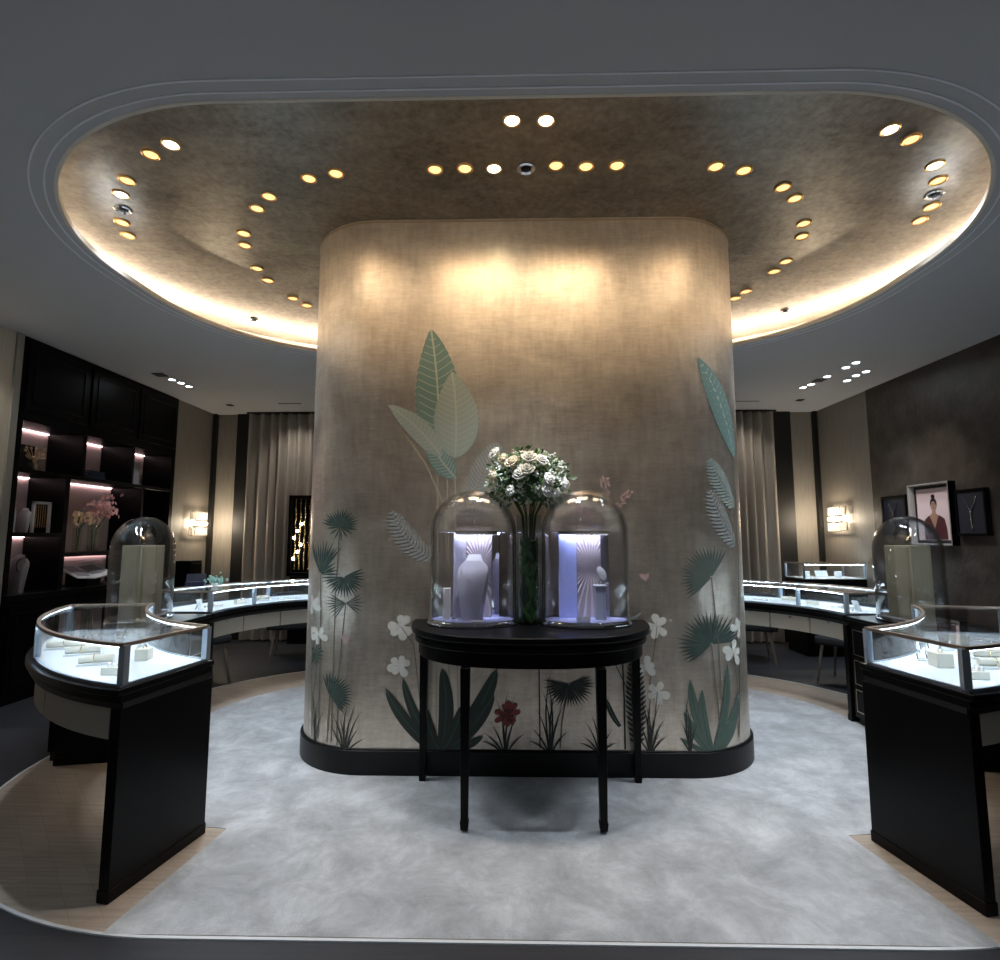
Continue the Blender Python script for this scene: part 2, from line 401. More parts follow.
# curtains
def curtain(x0, x1, label):
    mb = MB(); n = int((x1-x0)/.012); zs = [.02, .6, 1.6, 2.8, HC-.03]; th = .008
    for sgn in (0, 1):
        vs = []
        for z in zs:
            for i in range(n+1):
                x = x0+(x1-x0)*i/n; y = YB-.15+.055*sin(x*2*PI/.15+.9*sin(x*9))+.012*sin(x*31)*(1+.1*z)+sgn*th
                vs.append((x, y, z))
        mb.add(vs, [(j*(n+1)+i, j*(n+1)+i+1, (j+1)*(n+1)+i+1, (j+1)*(n+1)+i) for j in range(len(zs)-1) for i in range(n)])
    t = thing('curtain', label, 'curtain', ((x0+x1)/2, YB-.14, 0))
    mb.build('fabric', 'curtain', t, smooth=80)
    MB().box(x0-.02, x1+.02, YB-.19, YB-.09, HC-.03, HC-.004).build('curtain_track', 'black_trim', t)
curtain(-3.99, -2.3, 'taupe pleated floor-length curtain on the back wall, left of the pillar')
curtain(2.7, 3.92, 'taupe pleated floor-length curtain on the back wall, right of the pillar')

# ------------------------------------------------------------------ pillar and its painted mural
PX, PY, PRAD, PHL = .09, 4.2, .55, 1.045
def psurf(s, off=0):
    r = PRAD+off
    if s > PHL: a = (s-PHL)/PRAD; return PX+PHL+r*sin(a), PY-r*cos(a)
    if s < -PHL: a = (-s-PHL)/PRAD; return PX-PHL-r*sin(a), PY-r*cos(a)
    return PX+s, PY-r
def stadium(off, n=28):
    r = PRAD+off
    return [(PX+PHL+r*sin(PI*i/n), PY-r*cos(PI*i/n)) for i in range(n+1)]+[(PX-PHL-r*sin(PI*i/n), PY+r*cos(PI*i/n)) for i in range(n+1)]
def on_p(px, py):
    while on_miss(px): px += 1.0 if px < 528 else -1.0
    return on_hit(px, py)
def on_miss(px):
    d = ray(px, 480); t = 2.0; h = math.hypot(d.x, d.y)
    for _ in range(200):
        x, y = d.x*t, d.y*t; cx = min(max(x, PX-PHL), PX+PHL); g = math.hypot(x-cx, y-PY)-PRAD
        if g < 2e-3: return False
        t += g/h
        if t > 9: break
    return True
def on_hit(px, py):
    d = ray(px, py); t = 2.0; h = math.hypot(d.x, d.y)
    for _ in range(400):
        x, y = d.x*t, d.y*t; cx = min(max(x, PX-PHL), PX+PHL); g = math.hypot(x-cx, y-PY)-PRAD
        if g < 1e-4: break
        t += max(g*.9, 1e-4)/h
        if t > 12: break
    if x > PX+PHL: s = PHL+PRAD*math.atan2(x-PX-PHL, PY-y)
    elif x < PX-PHL: s = -PHL-PRAD*math.atan2(PX-PHL-x, PY-y)
    else: s = x-PX
    return Vector((s, CH+d.z*t))
pil = thing('pillar', 'broad gold-leaf pillar with rounded ends, painted with tropical plants, in the middle of the room', 'pillar', (PX, PY, 0))
MB().prism(stadium(0), .16, HG).build('gilded_surface', 'pillar_leaf', pil, smooth=30)
pl = MB().prism(stadium(.020), .004, .155).prism(stadium(.012), .155, .163)
pl.build('plinth', 'plinth_black', pil, label='black plinth round the foot of the pillar', bevel=.004)
MB().band(stadium(.004), stadium(0.0), HG-.022, HG-.012, closed=True).build('top_edge', 'brass', pil)
LAY = [0.001]
class Paint(MB):
    """paint shapes laid on the unrolled pillar surface (s, z), carried round its curve"""
    def quadstrip(p, L, R):
        n = len(L); o = p.off; vs = []
        for a, b in zip(L, R):
            for q in (a, b): x, y = psurf(q[0], o); vs.append((x, y, max(q[1], .164)))
        p.add(vs, [(2*i, 2*i+1, 2*i+3, 2*i+2) for i in range(n-1)])
def paint(): p = Paint(); p.off = LAY[0]; LAY[0] += .00007; return p
def bez(a, b, c, t): return a*(1-t)**2+b*2*t*(1-t)+c*t*t
def blade(p, a, c, w, bend=0, n=10, prof=None, sub=1):
    a = Vector(a); c = Vector(c); d = c-a; nn = Vector((-d.y, d.x)); b = a+d*.5+nn*bend; L = []; R = []
    for i in range(n+1):
        t = i/n; q = bez(a, b, c, t); tg = (bez(a, b, c, min(1, t+.02))-bez(a, b, c, max(0, t-.02))); tg.normalize()
        nr = Vector((-tg.y, tg.x)); ww = w*(prof(t) if prof else sin(PI*min(1, .12+t*.88))**.8)
        L.append(q+nr*ww); R.append(q-nr*ww)
    # several columns so that wide shapes follow the curve
    k = sub; p.off += .00002
    for j in range(k):
        p.quadstrip([l.lerp(r, j/k) for l, r in zip(L, R)], [l.lerp(r, (j+1)/k) for l, r in zip(L, R)])
def line(p, pts, w):
    pts = [Vector(q) for q in pts]; L = []; R = []
    for i, q in enumerate(pts):
        tg = (pts[min(i+1, len(pts)-1)]-pts[max(i-1, 0)]).normalized(); nr = Vector((-tg.y, tg.x))
        L.append(q+nr*w); R.append(q-nr*w)
    p.quadstrip(L, R)
def stem(pix, w=.004, m='paint_stem', name='painted_stem'):
    P = [on_p(*q) for q in pix]; pts = []
    for i in range(len(P)-1):
        for t in range(6): pts.append(P[i].lerp(P[i+1], t/6))
    pts.append(P[-1]); p = paint(); line(p, pts, w); p.build(name, m, pil, smooth=0)
def banana(base, tip, wl, bend, m, mv, stemm=None, split=True, rag=0):
    a = on_p(*base); c = on_p(*tip); p = paint()
    prof = lambda t: max(0, sin(PI*(t**.8)))**.75*(1+(rag*(((t*17) % 1)-.5) if rag else 0))+.004
    blade(p, a, c, wl, bend, 34, prof, 6); o = p.build('painted_banana_leaf', m, pil, smooth=0)
    v = paint(); d = c-a; nn = Vector((-d.y, d.x)); b = a+d*.5+nn*bend
    line(v, [bez(a, b, c, i/12) for i in range(13)], .006)
    for i in range(1, 15):
        t = i/15.5; q = bez(a, b, c, t); tg = (bez(a, b, c, t+.02)-q).normalized(); nr = Vector((-tg.y, tg.x)); ww = wl*prof(min(1, t+.05))*.86
        for sg in (1, -1):
            e = q+nr*sg*ww+tg*ww*.55; line(v, [q, q.lerp(e, .5)+tg*ww*-.04, e], .0022)
    v.build('leaf_vein', mv, o, smooth=0)
def feather(base, tip, w, bend, m, n=16, side=0):
    a = on_p(*base); c = on_p(*tip); p = paint(); d = c-a; nn = Vector((-d.y, d.x)); b = a+d*.5+nn*bend
    line(p, [bez(a, b, c, i/14) for i in range(15)], .004)
    for i in range(1, n+1):
        t = i/(n+.5); q = bez(a, b, c, t); tg = (bez(a, b, c, min(1, t+.03))-bez(a, b, c, t-.03)).normalized(); nr = Vector((-tg.y, tg.x))
        ww = w*(sin(PI*(.15+t*.82))**.7)
        for sg in ((1, -1) if side == 0 else (side,)):
            blade(p, q, q+nr*sg*ww+tg*ww*.7, .0085, .06*sg, 5)
    p.build('painted_feather_leaf', m, pil, smooth=0)
def fan(c, R, a0, a1, n, m='paint_fan', w=.0075, st=None):
    """palm fan: blades from a centre to tips read off round it"""
    o = on_p(*c); p = paint(); rnd = random.Random(int(c[0]*7+c[1]))
    for i in range(n):
        a = rad(a0+(a1-a0)*i/(n-1)); k = R*(.84+.16*rnd.random())
        e = on_p(c[0]+k*cos(a), c[1]-k*sin(a))
        blade(p, o.lerp(e, .04), e, w, .05*(rnd.random()-.5), 7, lambda t: (.22+1.3*t if t < .6 else max(.02, (1-t)*2.4)))
    f = p.build('painted_palm_fan', m, pil, smooth=0)
    if st:
        P = [o]+[on_p(*q) for q in st]; pts = [P[i].lerp(P[i+1], t/6) for i in range(len(P)-1) for t in range(6)]+[P[-1]]
        v = paint(); line(v, pts, .004); v.build('palm_stem', 'paint_stem', f, smooth=0)
def tuft(base, tips, m='paint_grass', w=.0062, bend=.13):
    o = on_p(*base); p = paint()
    for i, t in enumerate(tips):
        e = on_p(*t); b0 = o+Vector(((e.x-o.x)*.12, 0)); blade(p, b0, e, w, bend*(1 if e.x > o.x else -1), 9, lambda t: (.6+.7*t if t < .4 else max(.02, (1-t)*1.45)))
    p.build('painted_grass_tuft', m, pil, smooth=0)
def agave(base, tips, m, w=.05, mv='paint_vein_dark'):
    o = on_p(*base)
    for i, t in enumerate(tips):
        e = on_p(*t[:2]); ww = t[2] if len(t) > 2 else w; p = paint(); bd = -.12*(1 if e.x > o.x else -1)
        if len(t) > 3: bd = t[3]
        b0 = o+Vector(((e.x-o.x)*.08, 0)); blade(p, b0, e, ww, bd, 16, lambda t: max(.004, (1-t)**.62*(.42+1.25*t)), 4)
        lf = p.build('painted_broad_leaf', m, pil, smooth=0)
        v = paint(); d = e-b0; nn = Vector((-d.y, d.x)); b = b0+d*.5+nn*bd; line(v, [bez(b0, b, e, k/10) for k in range(11)], .003)
        v.build('leaf_vein', mv, lf, smooth=0)
def flower(c, R, st=None, rot=0, n=5, m='paint_white', m2='paint_vein', wf=.36):
    o = on_p(*c); p = paint(); rnd = random.Random(int(c[0]*3+c[1])); R = R*1.15; k0 = R/.0068
    for i in range(n):
        a = rad(90+rot+360*i/n+rnd.uniform(-16, 16)); k = k0*rnd.uniform(.75, 1.05); e = on_p(c[0]+k*cos(a), c[1]-k*sin(a))
        ww = R*wf*min(1, max(.35, (e-o).length/(R*.9)))
        blade(p, o, e, ww, rnd.uniform(-.12, .12), 10, lambda t: (sin(PI*min(1, .05+t*.95))**.45)*(.35+.75*t), 2)
    f = p.build('painted_flower', m, pil, smooth=0)
    v = paint()
    for i in range(n):
        a = rad(90+rot+360*i/n); k = k0*.42; line(v, [o, on_p(c[0]+k*cos(a), c[1]-k*sin(a))], .0012)
    v.build('flower_centre', m2, f, smooth=0)
    if st: stem([c]+st, .0022)
# upper left cluster: banana leaves
for q in ([(437, 440), (438, 520), (437, 640), (436, 748)], [(447, 470), (449, 560), (449, 748)], [(455, 470), (456, 600), (459, 748)], [(401, 430), (425, 462), (442, 500), (448, 560)]): stem(q, .004, 'paint_gold_stem')
banana((438, 452), (431, 329), .155, -.05, 'paint_teal', 'paint_vein', rag=.10)
banana((456, 478), (426, 432), .075, .10, 'paint_teal', 'paint_vein')
banana((441, 456), (388, 405), .075, -.10, 'paint_teal_pale', 'paint_vein', rag=.12)
banana((455, 458), (452, 372), .155, -.06, 'paint_teal_pale', 'paint_vein', rag=.10)
feather((434, 560), (391, 512), .085, .18, 'paint_grey', 16)
feather((472, 505), (500, 445), .10, .10, 'paint_grey', 18)
# upper right cluster
banana((734, 458), (697, 357), .105, -.05, 'paint_teal', 'paint_vein', rag=.12)
feather((734, 508), (709, 460), .09, .10, 'paint_teal_pale', 16)
feather((735, 548), (709, 491), .09, .12, 'paint_grey', 16)
stem([(733, 455), (738, 560), (744, 735)], .004)
# palm fans, left
fan((340, 527), 20, -8, 165, 19, st=[(336, 590), (331, 742)]); fan((341, 527), 15, 185, 330, 6, w=.006)
fan((321, 574), 36, 52, 128, 15, st=[(321, 640), (318, 738)], w=.010); fan((321, 574), 20, 0, 50, 5)
fan((344, 577), 23, -178, 22, 21, w=.0075)
fan((346, 603), 22, 150, 235, 9, 'paint_fan_pale', .005, st=[(338, 680), (337, 745)]); fan((346, 603), 20, -40, 30, 6, 'paint_fan_pale', .005)
fan((314, 655), 12, 0, 330, 15, 'paint_fan')
fan((330, 695), 25, -52, 108, 19, st=[(327, 742)])
stem([(309, 640), (312, 690), (309, 735)], .003); stem([(320, 640), (313, 700), (312, 736)], .003)
flower((311, 604), .065, rot=20); flower((308, 633), .05); flower((319, 635), .065, [(315, 690)], rot=40)
tuft((345, 751), [(328, 722), (332, 712), (339, 716), (348, 704), (356, 704), (362, 710), (333, 733), (360, 727), (366, 738), (352, 716)])
tuft((315, 741), [(306, 705), (309, 690), (320, 694), (324, 710), (312, 684)])
# right fans
fan((711, 577), 33, 62, 222, 23, st=[(718, 640), (721, 700)], w=.010, m='paint_fan_pale')
fan((711, 644), 36, 12, 218, 27, st=[(716, 690), (719, 720)], w=.009)
agave((713, 752), [(727, 664, .045), (690, 680, .045), (745, 690, .06), (684, 712, .04), (681, 738, .022), (702, 690, .04), (736, 716, .05)], 'paint_agave_pale')
tuft((690, 751), [(680, 720), (684, 700), (689, 692), (692, 708), (698, 722), (679, 738)])
flower((740, 627), .075, [(742, 690), (741, 740)], rot=30); flower((733, 652), .08, [(737, 690), (739, 742)])
flower((657, 626), .075, [(650, 680), (649, 748)], rot=15); flower((645, 667), .07); flower((657, 692), .08, [(652, 748)], rot=50)
tuft((650, 752), [(640, 698), (645, 703), (652, 696), (661, 700), (665, 718), (660, 733), (638, 722), (634, 735), (645, 718), (656, 720), (668, 735)])
# left middle flowers
flower((401, 626), .085, [(414, 645), (420, 700)], rot=10, n=6); flower((400, 665), .08, rot=36, n=6)
# under the console table
agave((441, 751), [(386, 689, .055), (403, 679, .045), (442, 668, .07), (497, 668, .075), (494, 693, .07), (483, 736, .04), (425, 705, .05), (462, 705, .055)], 'paint_agave')
tuft((505, 752), [(490, 722), (495, 696), (498, 708), (509, 688), (515, 695), (522, 704), (484, 733), (516, 718), (525, 733), (501, 722), (480, 740)], 'paint_dark')
flower((507, 714), .085, rot=0, n=12, m='paint_red', m2='paint_red_dark', wf=.22); flower((507, 715), .05, rot=20, n=9, m='paint_red_dark', m2='paint_red', wf=.22)
tuft((550, 752), [(536, 708), (541, 686), (545, 672), (552, 668), (558, 684), (566, 700), (532, 728), (560, 718), (569, 730), (548, 694), (555, 708), (528, 740)], 'paint_dark')
fan((569, 684), 27, -190, 20, 25, 'paint_dark', .007, st=[(562, 720), (560, 748)])
stem([(539, 668), (540, 748)], .004, 'paint_dark')
tuft((600, 752), [(582, 735), (584, 720), (590, 712), (604, 718), (612, 730), (597, 724), (617, 742), (578, 742)], 'paint_dark')
stem([(622, 655), (624, 700), (625, 749)], .005, 'paint_dark')
agave((621, 726), [(606, 698, .025)], 'paint_dark'); stem([(615, 664), (623, 680), (632, 700)], .003, 'paint_dark')
feather((637, 748), (634, 655), .07, 0, 'paint_dark', 18)
# lilac sprays, leaf and butterflies
def spray(pts, R=.016):
    p = paint(); rnd = random.Random(3)
    P = [on_p(*q) for q in pts]; line(p, P, .0025)
    for i in range(26):
        t = rnd.random()*(len(P)-1); k = int(t); q = P[k].lerp(P[k+1], t-k)+Vector((rnd.uniform(-.03, .03), rnd.uniform(-.01, .01)))
        a = rnd.random()*6.3; blade(p, q-Vector((cos(a), sin(a)))*R*.7, q+Vector((cos(a), sin(a)))*R*.7, .0045, 0, 4)
    p.build('painted_blossom_spray', 'paint_pink', pil, smooth=0)
spray([(608, 505), (606, 488), (603, 476)]); spray([(616, 512), (624, 500), (629, 490)]); spray([(592, 520), (585, 512), (578, 505)])
for c in ((347, 641), (645, 579)):
    o = on_p(*c); p = paint(); blade(p, o, o+Vector((-.035, .035)), .014, 0, 6); blade(p, o, o+Vector((.022, .04)), .012, 0, 6); blade(p, o, o+Vector((.004, -.02)), .006, 0, 4)
    p.build('painted_butterfly', 'paint_pink', pil, smooth=0)
agave((623, 622), [(641, 612, .018)], 'paint_grey', mv='paint_vein')

# ------------------------------------------------------------------ ceiling lights
def make_down(name, label, x, y, z, lampmat, r=.042, group=None):
    t = thing(name, label, 'ceiling light', (x, y, z), group)
    MB().lathe([(r*1.22, 0), (r*1.22, -.006), (r*1.02, -.012), (r*.86, -.006), (r*.80, .0)], (0, 0, 0), 24).build('rim', 'gold_ring' if z > 3.5 else 'ceiling_trim', t, local=True)
    MB().lathe([(0, -.003), (r*.8, -.001), (r*.86, -.006)], (0, 0, 0), 20).build('lamp', lampmat, t, local=True)
    return t
W, B_ = 'lamp_warm', 'lamp_bright'
clusters = [
 ([(151, 154, W), (171, 144, B_)], ['left', 'right'], 'gold downlight, {} one of the pair at the left front of the recess'),
 ([(127, 180, W), (121, 194, B_), (122, 222, W), (128, 235, W)], ['topmost', 'second from the top', 'third from the top', 'lowest'], 'gold downlight, {} of four at the far left of the recess'),
 ([(309, 178, W), (336, 173, W)], ['left', 'right'], 'gold downlight, {} one of the pair above the pillar\'s top left corner'),
 ([(269, 196, W), (257, 208, W)], ['upper', 'lower'], 'gold downlight, {} one of the first pair left of the pillar top'),
 ([(244, 233, W), (245, 245, W)], ['upper', 'lower'], 'gold downlight, {} one of the second pair left of the pillar top'),
 ([(257, 268, W), (268, 280, W)], ['upper', 'lower'], 'gold downlight, {} one of the third pair left of the pillar'),
 ([(293, 298, W), (307, 305, W)], ['left', 'right'], 'gold downlight, {} one of the pair touching the pillar\'s left edge'),
 ([(512, 120, B_), (546, 120, B_)], ['left', 'right'], 'bright downlight, {} one of the pair at the front centre of the recess'),
 ([(435, 169, W), (465, 168, W), (494, 168, B_), (556, 165, W), (586, 166, W), (617, 165, W)], ['leftmost', 'second from the left', 'third from the left', 'fourth from the left', 'fifth from the left', 'rightmost'], 'gold downlight, {} of six in the row above the pillar front'),
 ([(716, 166, W), (744, 170, W)], ['left', 'right'], 'gold downlight, {} one of the pair above the pillar\'s top right corner'),
 ([(783, 187, W), (795, 198, W)], ['upper', 'lower'], 'gold downlight, {} one of the first pair right of the pillar top'),
 ([(804, 223, W), (802, 236, W)], ['upper', 'lower'], 'gold downlight, {} one of the second pair right of the pillar top'),
 ([(786, 261, W), (774, 271, W)], ['upper', 'lower'], 'gold downlight, {} one of the third pair right of the pillar'),
 ([(746, 291, W), (735, 298, W)], ['right', 'left'], 'gold downlight, {} one of the pair touching the pillar\'s right edge'),
 ([(890, 129, B_), (911, 139, W)], ['left', 'right'], 'gold downlight, {} one of the pair at the right front of the recess'),
 ([(935, 165, B_), (938, 180, W), (932, 206, W), (920, 220, W)], ['topmost', 'second from the top', 'third from the top', 'lowest'], 'gold downlight, {} of four at the far right of the recess'),
]
SPOTC = (.86, .93, 1)
for pts, words, lab in clusters:
    for (px, py, lm), w in zip(pts, words):
        p = at_z(px, py, HG); make_down('downlight', lab.format(w), p.x, p.y, HG, lm, group='recessed downlights in the gold ceiling')
        if 160 < py < 180 and 300 < px < 750: spot('downlight_beam', (p.x, p.y, HG-.02), 15 if 400 < px < 650 else 10, 150, 1, (1, .72, .44), None, .16)
        elif py < 125:
            spot('downlight_beam', (p.x, p.y, HG-.02), 45, 80, .8, SPOTC)
            spot('accent_beam', (p.x, p.y+.05, HG-.02), 230, 15, .7, (.66, .72, 1), (-.235 if px < 530 else .445, 3.38, 1.22))
        else: spot('downlight_beam', (p.x, p.y, HG-.02), 26, 84, .8, SPOTC)
for px, py, lab in ((123, 209, 'round silver speaker grille between the downlights at the far left of the gold recess'), (526, 168, 'round silver speaker grille in the middle of the row above the pillar front'),
                    (934, 194, 'round silver speaker grille between the downlights at the far right of the gold recess'), (254, 319, 'small round sensor near the lit rear left rim of the gold recess'), (785, 310, 'small round sensor near the lit rear right rim of the gold recess')):
    p = at_z(px, py, HG); t = thing('ceiling_speaker' if 'speaker' in lab else 'ceiling_sensor', lab, 'ceiling speaker' if 'speaker' in lab else 'ceiling sensor', p)
    k = 1 if 'speaker' in lab else .8
    MB().lathe([(.055*k, 0), (.055*k, -.008), (.045*k, -.014), (.032*k, -.006), (.032*k, 0)], (0, 0, 0), 24).build('rim', 'silver', t, local=True)
    MB().lathe([(0, -.018), (.016*k, -.018), (.020*k, -.002), (.032*k, -.002)], (0, 0, 0), 20).build('grille', 'dark_hole', t, local=True)
ml = [(172, 379, 'first of three in the row above the bookcase side'), (181, 382.5, 'middle of three in the row above the bookcase side'), (189, 386, 'last of three in the row above the bookcase side'),
      (803, 387, 'farthest of the three in line with the dark square hole, right'), (811, 384, 'second of the three in line with the dark square hole, right'), (827, 376, 'nearest of the three in line with the dark square hole, right'),
      (846, 367, 'left one of the separate pair on the right'), (856, 362, 'right one of the separate pair on the right'),
      (847, 380, 'left of the brightest three by the right wall'), (856, 375, 'middle of the brightest three by the right wall'), (866, 371, 'right of the brightest three by the right wall')]
for px, py, w in ml:
    p = at_z(px, py, HC); make_down('cool_downlight', 'cool ceiling light, '+w, p.x, p.y, HC, 'lamp_cool', .038, group='cool downlights in the grey ceiling')
    spot('cool_downlight_beam', (p.x, p.y, HC-.03), 14, 80, .7, (.85, .93, 1))
for px, py, w in ((160, 374.5, 'beside the row of lights above the bookcase'), (819, 380, 'between the cool downlights on the right'), (230, 405, 'near the rear left corner of the room'), (800, 400, 'near the rear right corner of the room')):
    p = at_z(px, py, HC); t = thing('ceiling_hatch', 'small dark ceiling opening '+w, 'ceiling opening', p); k = .6 if py < 390 else .4
    MB().box(-.09*k, .09*k, -.09*k, .09*k, -.004, 0).build('opening', 'dark_hole', t, local=True)
    MB().band([(-.09*k, -.09*k), (.09*k, -.09*k), (.09*k, .09*k), (-.09*k, .09*k)], [(-.105*k, -.105*k), (.105*k, -.105*k), (.105*k, .105*k), (-.105*k, .105*k)], -.008, 0, closed=True).build('frame', 'black_trim', t, local=True)

p = (-4.33, 4.15); make_down('cool_downlight', 'added downlight out of view that brightens the cream wall, left of the bookcase', p[0], p[1], HC, 'lamp_cool', .038)  # unseen downlight, added to brighten the cream wall
spot('cool_downlight_beam', (p[0], p[1], HC-.03), 26, 100, .8, (1, .95, .86), (-4.5, 4.45, 1.5))

# ------------------------------------------------------------------ showcases
def rr_off(A, B, k):      # points between inner and outer line
    return [(a[0]+(b[0]-a[0])*k, a[1]+(b[1]-a[1])*k) for a, b in zip(A, B)]
ZT, ZG = .86, 1.045
def glass_case(t, u0, u1, side, r0, r1, n, posts, zt=ZT, zg=ZG):
    A = lambda r, d=0: arc(u0-d*(1 if u0 > u1 else -1), u1+d*(1 if u0 > u1 else -1), r, side, n)
    MB().band(A(r0+.012), A(r1-.012), zt, zt+.008).build('display_floor', 'tray_white', t)
    fr = MB().band(A(r0), A(r0+.016), zg-.016, zg).band(A(r1-.016), A(r1), zg-.016, zg)
    bt = MB().band(A(r0), A(r0+.012), zt, zt+.013).band(A(r1-.012), A(r1), zt, zt+.013)
    gl = MB().band(A(r0+.003), A(r0+.007), zt+.012, zg-.016).band(A(r1-.007), A(r1-.003), zt+.012, zg-.016)
    for u in (u0, u1):
        P, Q = rp(u, r0, side), rp(u, r1, side); d = Vector((Q[0]-P[0], Q[1]-P[1])).normalized(); m = rp(u+(u1-u0)*.02, r0, side)
        nn = Vector((-d.y, d.x)); 
        if nn.dot(Vector((m[0]-P[0], m[1]-P[1]))) < 0: nn = -nn
        def q(a, k, w): v = Vector(P)+d*a+nn*k; return (v.x, v.y)
        Ln = (Vector(Q)-Vector(P)).length
        fr.band([q(0, 0, 0), q(Ln, 0, 0)], [q(0, .016, 0), q(Ln, .016, 0)], zg-.016, zg)
        bt.band([q(0, 0, 0), q(Ln, 0, 0)], [q(0, .012, 0), q(Ln, .012, 0)], zt, zt+.013)
        gl.band([q(.01, .004, 0), q(Ln-.01, .004, 0)], [q(.01, .008, 0), q(Ln-.01, .008, 0)], zt+.012, zg-.016)
    fr.build('top_rail', 'bronze', t, label='bronze rail framing the glass top'); bt.build('bottom_rail', 'steel', t)
    gl.build('side_glass', 'case_glass', t)
    MB().band(A(r0+.015), A(r1-.015), zg-.010, zg-.004).build('top_glass', 'case_glass', t)
    MB().band(A(r0+.009), A(r0+.014), zg-.0195, zg-.0165).band(A(r1-.014), A(r1-.009), zg-.0195, zg-.0165).build('light_strip', 'case_led', t)
    for u, r in posts:
        x, y = rp(u, r, side); MB().obox((x, y, (zt+zg)/2), (.030, .030, zg-zt-.02), rad(u if u > 0 else 0)).build('corner_post', 'steel', t)
def foot_panel(t, u, side, r0, r1, th, name, m='black', zt=.775):
    P, Q = Vector(rp(u, r0, side)), Vector(rp(u, r1, side)); d = (Q-P); L = d.length; c = (P+Q)/2; a = math.atan2(d.y, d.x)
    mb = MB().obox((c.x, c.y, zt/2+.009), (L, th, zt-.018), a).obox((c.x, c.y, .03), (L+.006, th+.008, .052), a)
    return mb.build(name, m, t, bevel=.003)
def drawers(t, u0, u1, side, r0, r1, n, cut, z0=.635, z1=.775):
    for k in range(cut):
        a = u0+(u1-u0)*k/cut; b = u0+(u1-u0)*(k+1)/cut; g = (u1-u0)*.004
        mb = MB().band(arc(a+g, b-g, r0, side, n), arc(a+g, b-g, r1, side, n), z0, z1)
        o = mb.build('drawer', 'cream_drawer', t, bevel=.002)
        m = (a+b)/2; p = Vector(rp(m, r0-.004, side)); MB().ell((p.x, p.y, z1-.02), (.012, .012, .008)).build('lock', 'steel', o)
def side_word(s): return 'left' if s == 'L' else 'right'
for side in 'LR':
    W_ = side_word(side)
    base = rp(45, 1.43, side)
    t = thing('display_counter', 'curved black display counter at the near %s with glass showcase and tall black end panel' % W_, 'display counter', (base[0], base[1], 0))
    A = lambda r: arc(81.4, 9, r, side, 36)
    MB().band(A(1.135), A(1.735), .832, ZT).build('countertop', 'black', t, bevel=.004)
    MB().band(A(1.15), A(1.72), .80, .833).build('cornice', 'black_lacquer', t, bevel=.003)
    MB().band(A(1.165), A(1.705), .775, .80).build('underframe', 'black_trim', t)
    foot_panel(t, 80.4, side, 1.15, 1.71, .05, 'end_panel'); foot_panel(t, 11, side, 1.20, 1.70, .05, 'end_panel')
    drawers(t, 78.6, 13, side, 1.19, 1.685, 12, 3)
    glass_case(t, 80.6, 10.5, side, 1.165, 1.70, 36, [(80.4, 1.18), (80.4, 1.685), (10.8, 1.18), (10.8, 1.685), (45, 1.69)])
    # pedestal that carries the cloche
    base = rp(-.33, 1.45, side)
    t = thing('pedestal_cabinet', 'black pedestal cabinet under the %s side glass cloche, between two showcases' % W_, 'cabinet', (base[0], base[1], 0))
    A = lambda r, e=0: arc(8.6, -.62, r, side, 10)
    MB().band(A(1.135), A(1.82), .832, ZT).build('countertop', 'black', t, bevel=.004)
    MB().band(A(1.15), A(1.80), .80, .833).build('cornice', 'black_lacquer', t)
    MB().band(A(1.17), A(1.79), .06, .80).build('body', 'black', t, bevel=.003)
    MB().band(A(1.20), A(1.77), .004, .06).build('toe_kick', 'black_trim', t)
    xs = rp(-.3, 1.17, side)[0]; sg = 1 if side == 'L' else -1
    for z0, z1 in ((.10, .30), (.315, .53), (.545, .77)):
        fr = MB(); x0, x1 = sorted((xs, xs+sg*.012)); o = MB().box(x0, x1, 4.42, 4.66, z0, z1).build('drawer', 'black_lacquer', t, bevel=.002)
        x0, x1 = sorted((xs+sg*.012, xs+sg*.015))
        fr.box(x0, x1, 4.43, 4.65, z0+.012, z0+.018).box(x0, x1, 4.43, 4.65, z1-.018, z1-.012).box(x0, x1, 4.43, 4.436, z0+.012, z1-.012).box(x0, x1, 4.644, 4.65, z0+.012, z1-.012)
        fr.build('inlay_line', 'brass', o)
    # far counter
    u0, u1 = -.645, -.68-1.45*1.45
    base = rp(-1.8, 1.43, side)
    t = thing('display_counter', 'long curved display counter with glass showcase and cream drawers, far %s behind the pillar' % W_, 'display counter', (base[0], base[1], 0))
    A = lambda r: arc(u0, u1, r, side, 40)
    MB().band(A(1.135), A(1.735), .832, ZT).build('countertop', 'black', t, bevel=.004)
    MB().band(A(1.15), A(1.72), .80, .833).build('cornice', 'black_lacquer', t, bevel=.003)
    MB().band(A(1.165), A(1.705), .775, .80).build('underframe', 'black_trim', t)
    foot_panel(t, u0-.035, side, 1.16, 1.70, .05, 'end_panel'); foot_panel(t, u1+.05, side, 1.16, 1.70, .05, 'end_panel')
    drawers(t, u0-.10, u1+.1, side, 1.19, 1.685, 10, 4)
    glass_case(t, u0-.012, u1, side, 1.165, 1.70, 40, [(u0-.02, 1.18), (u0-.02, 1.685), (-1.35, 1.18), (-2.2, 1.18), (-1.8, 1.685)])

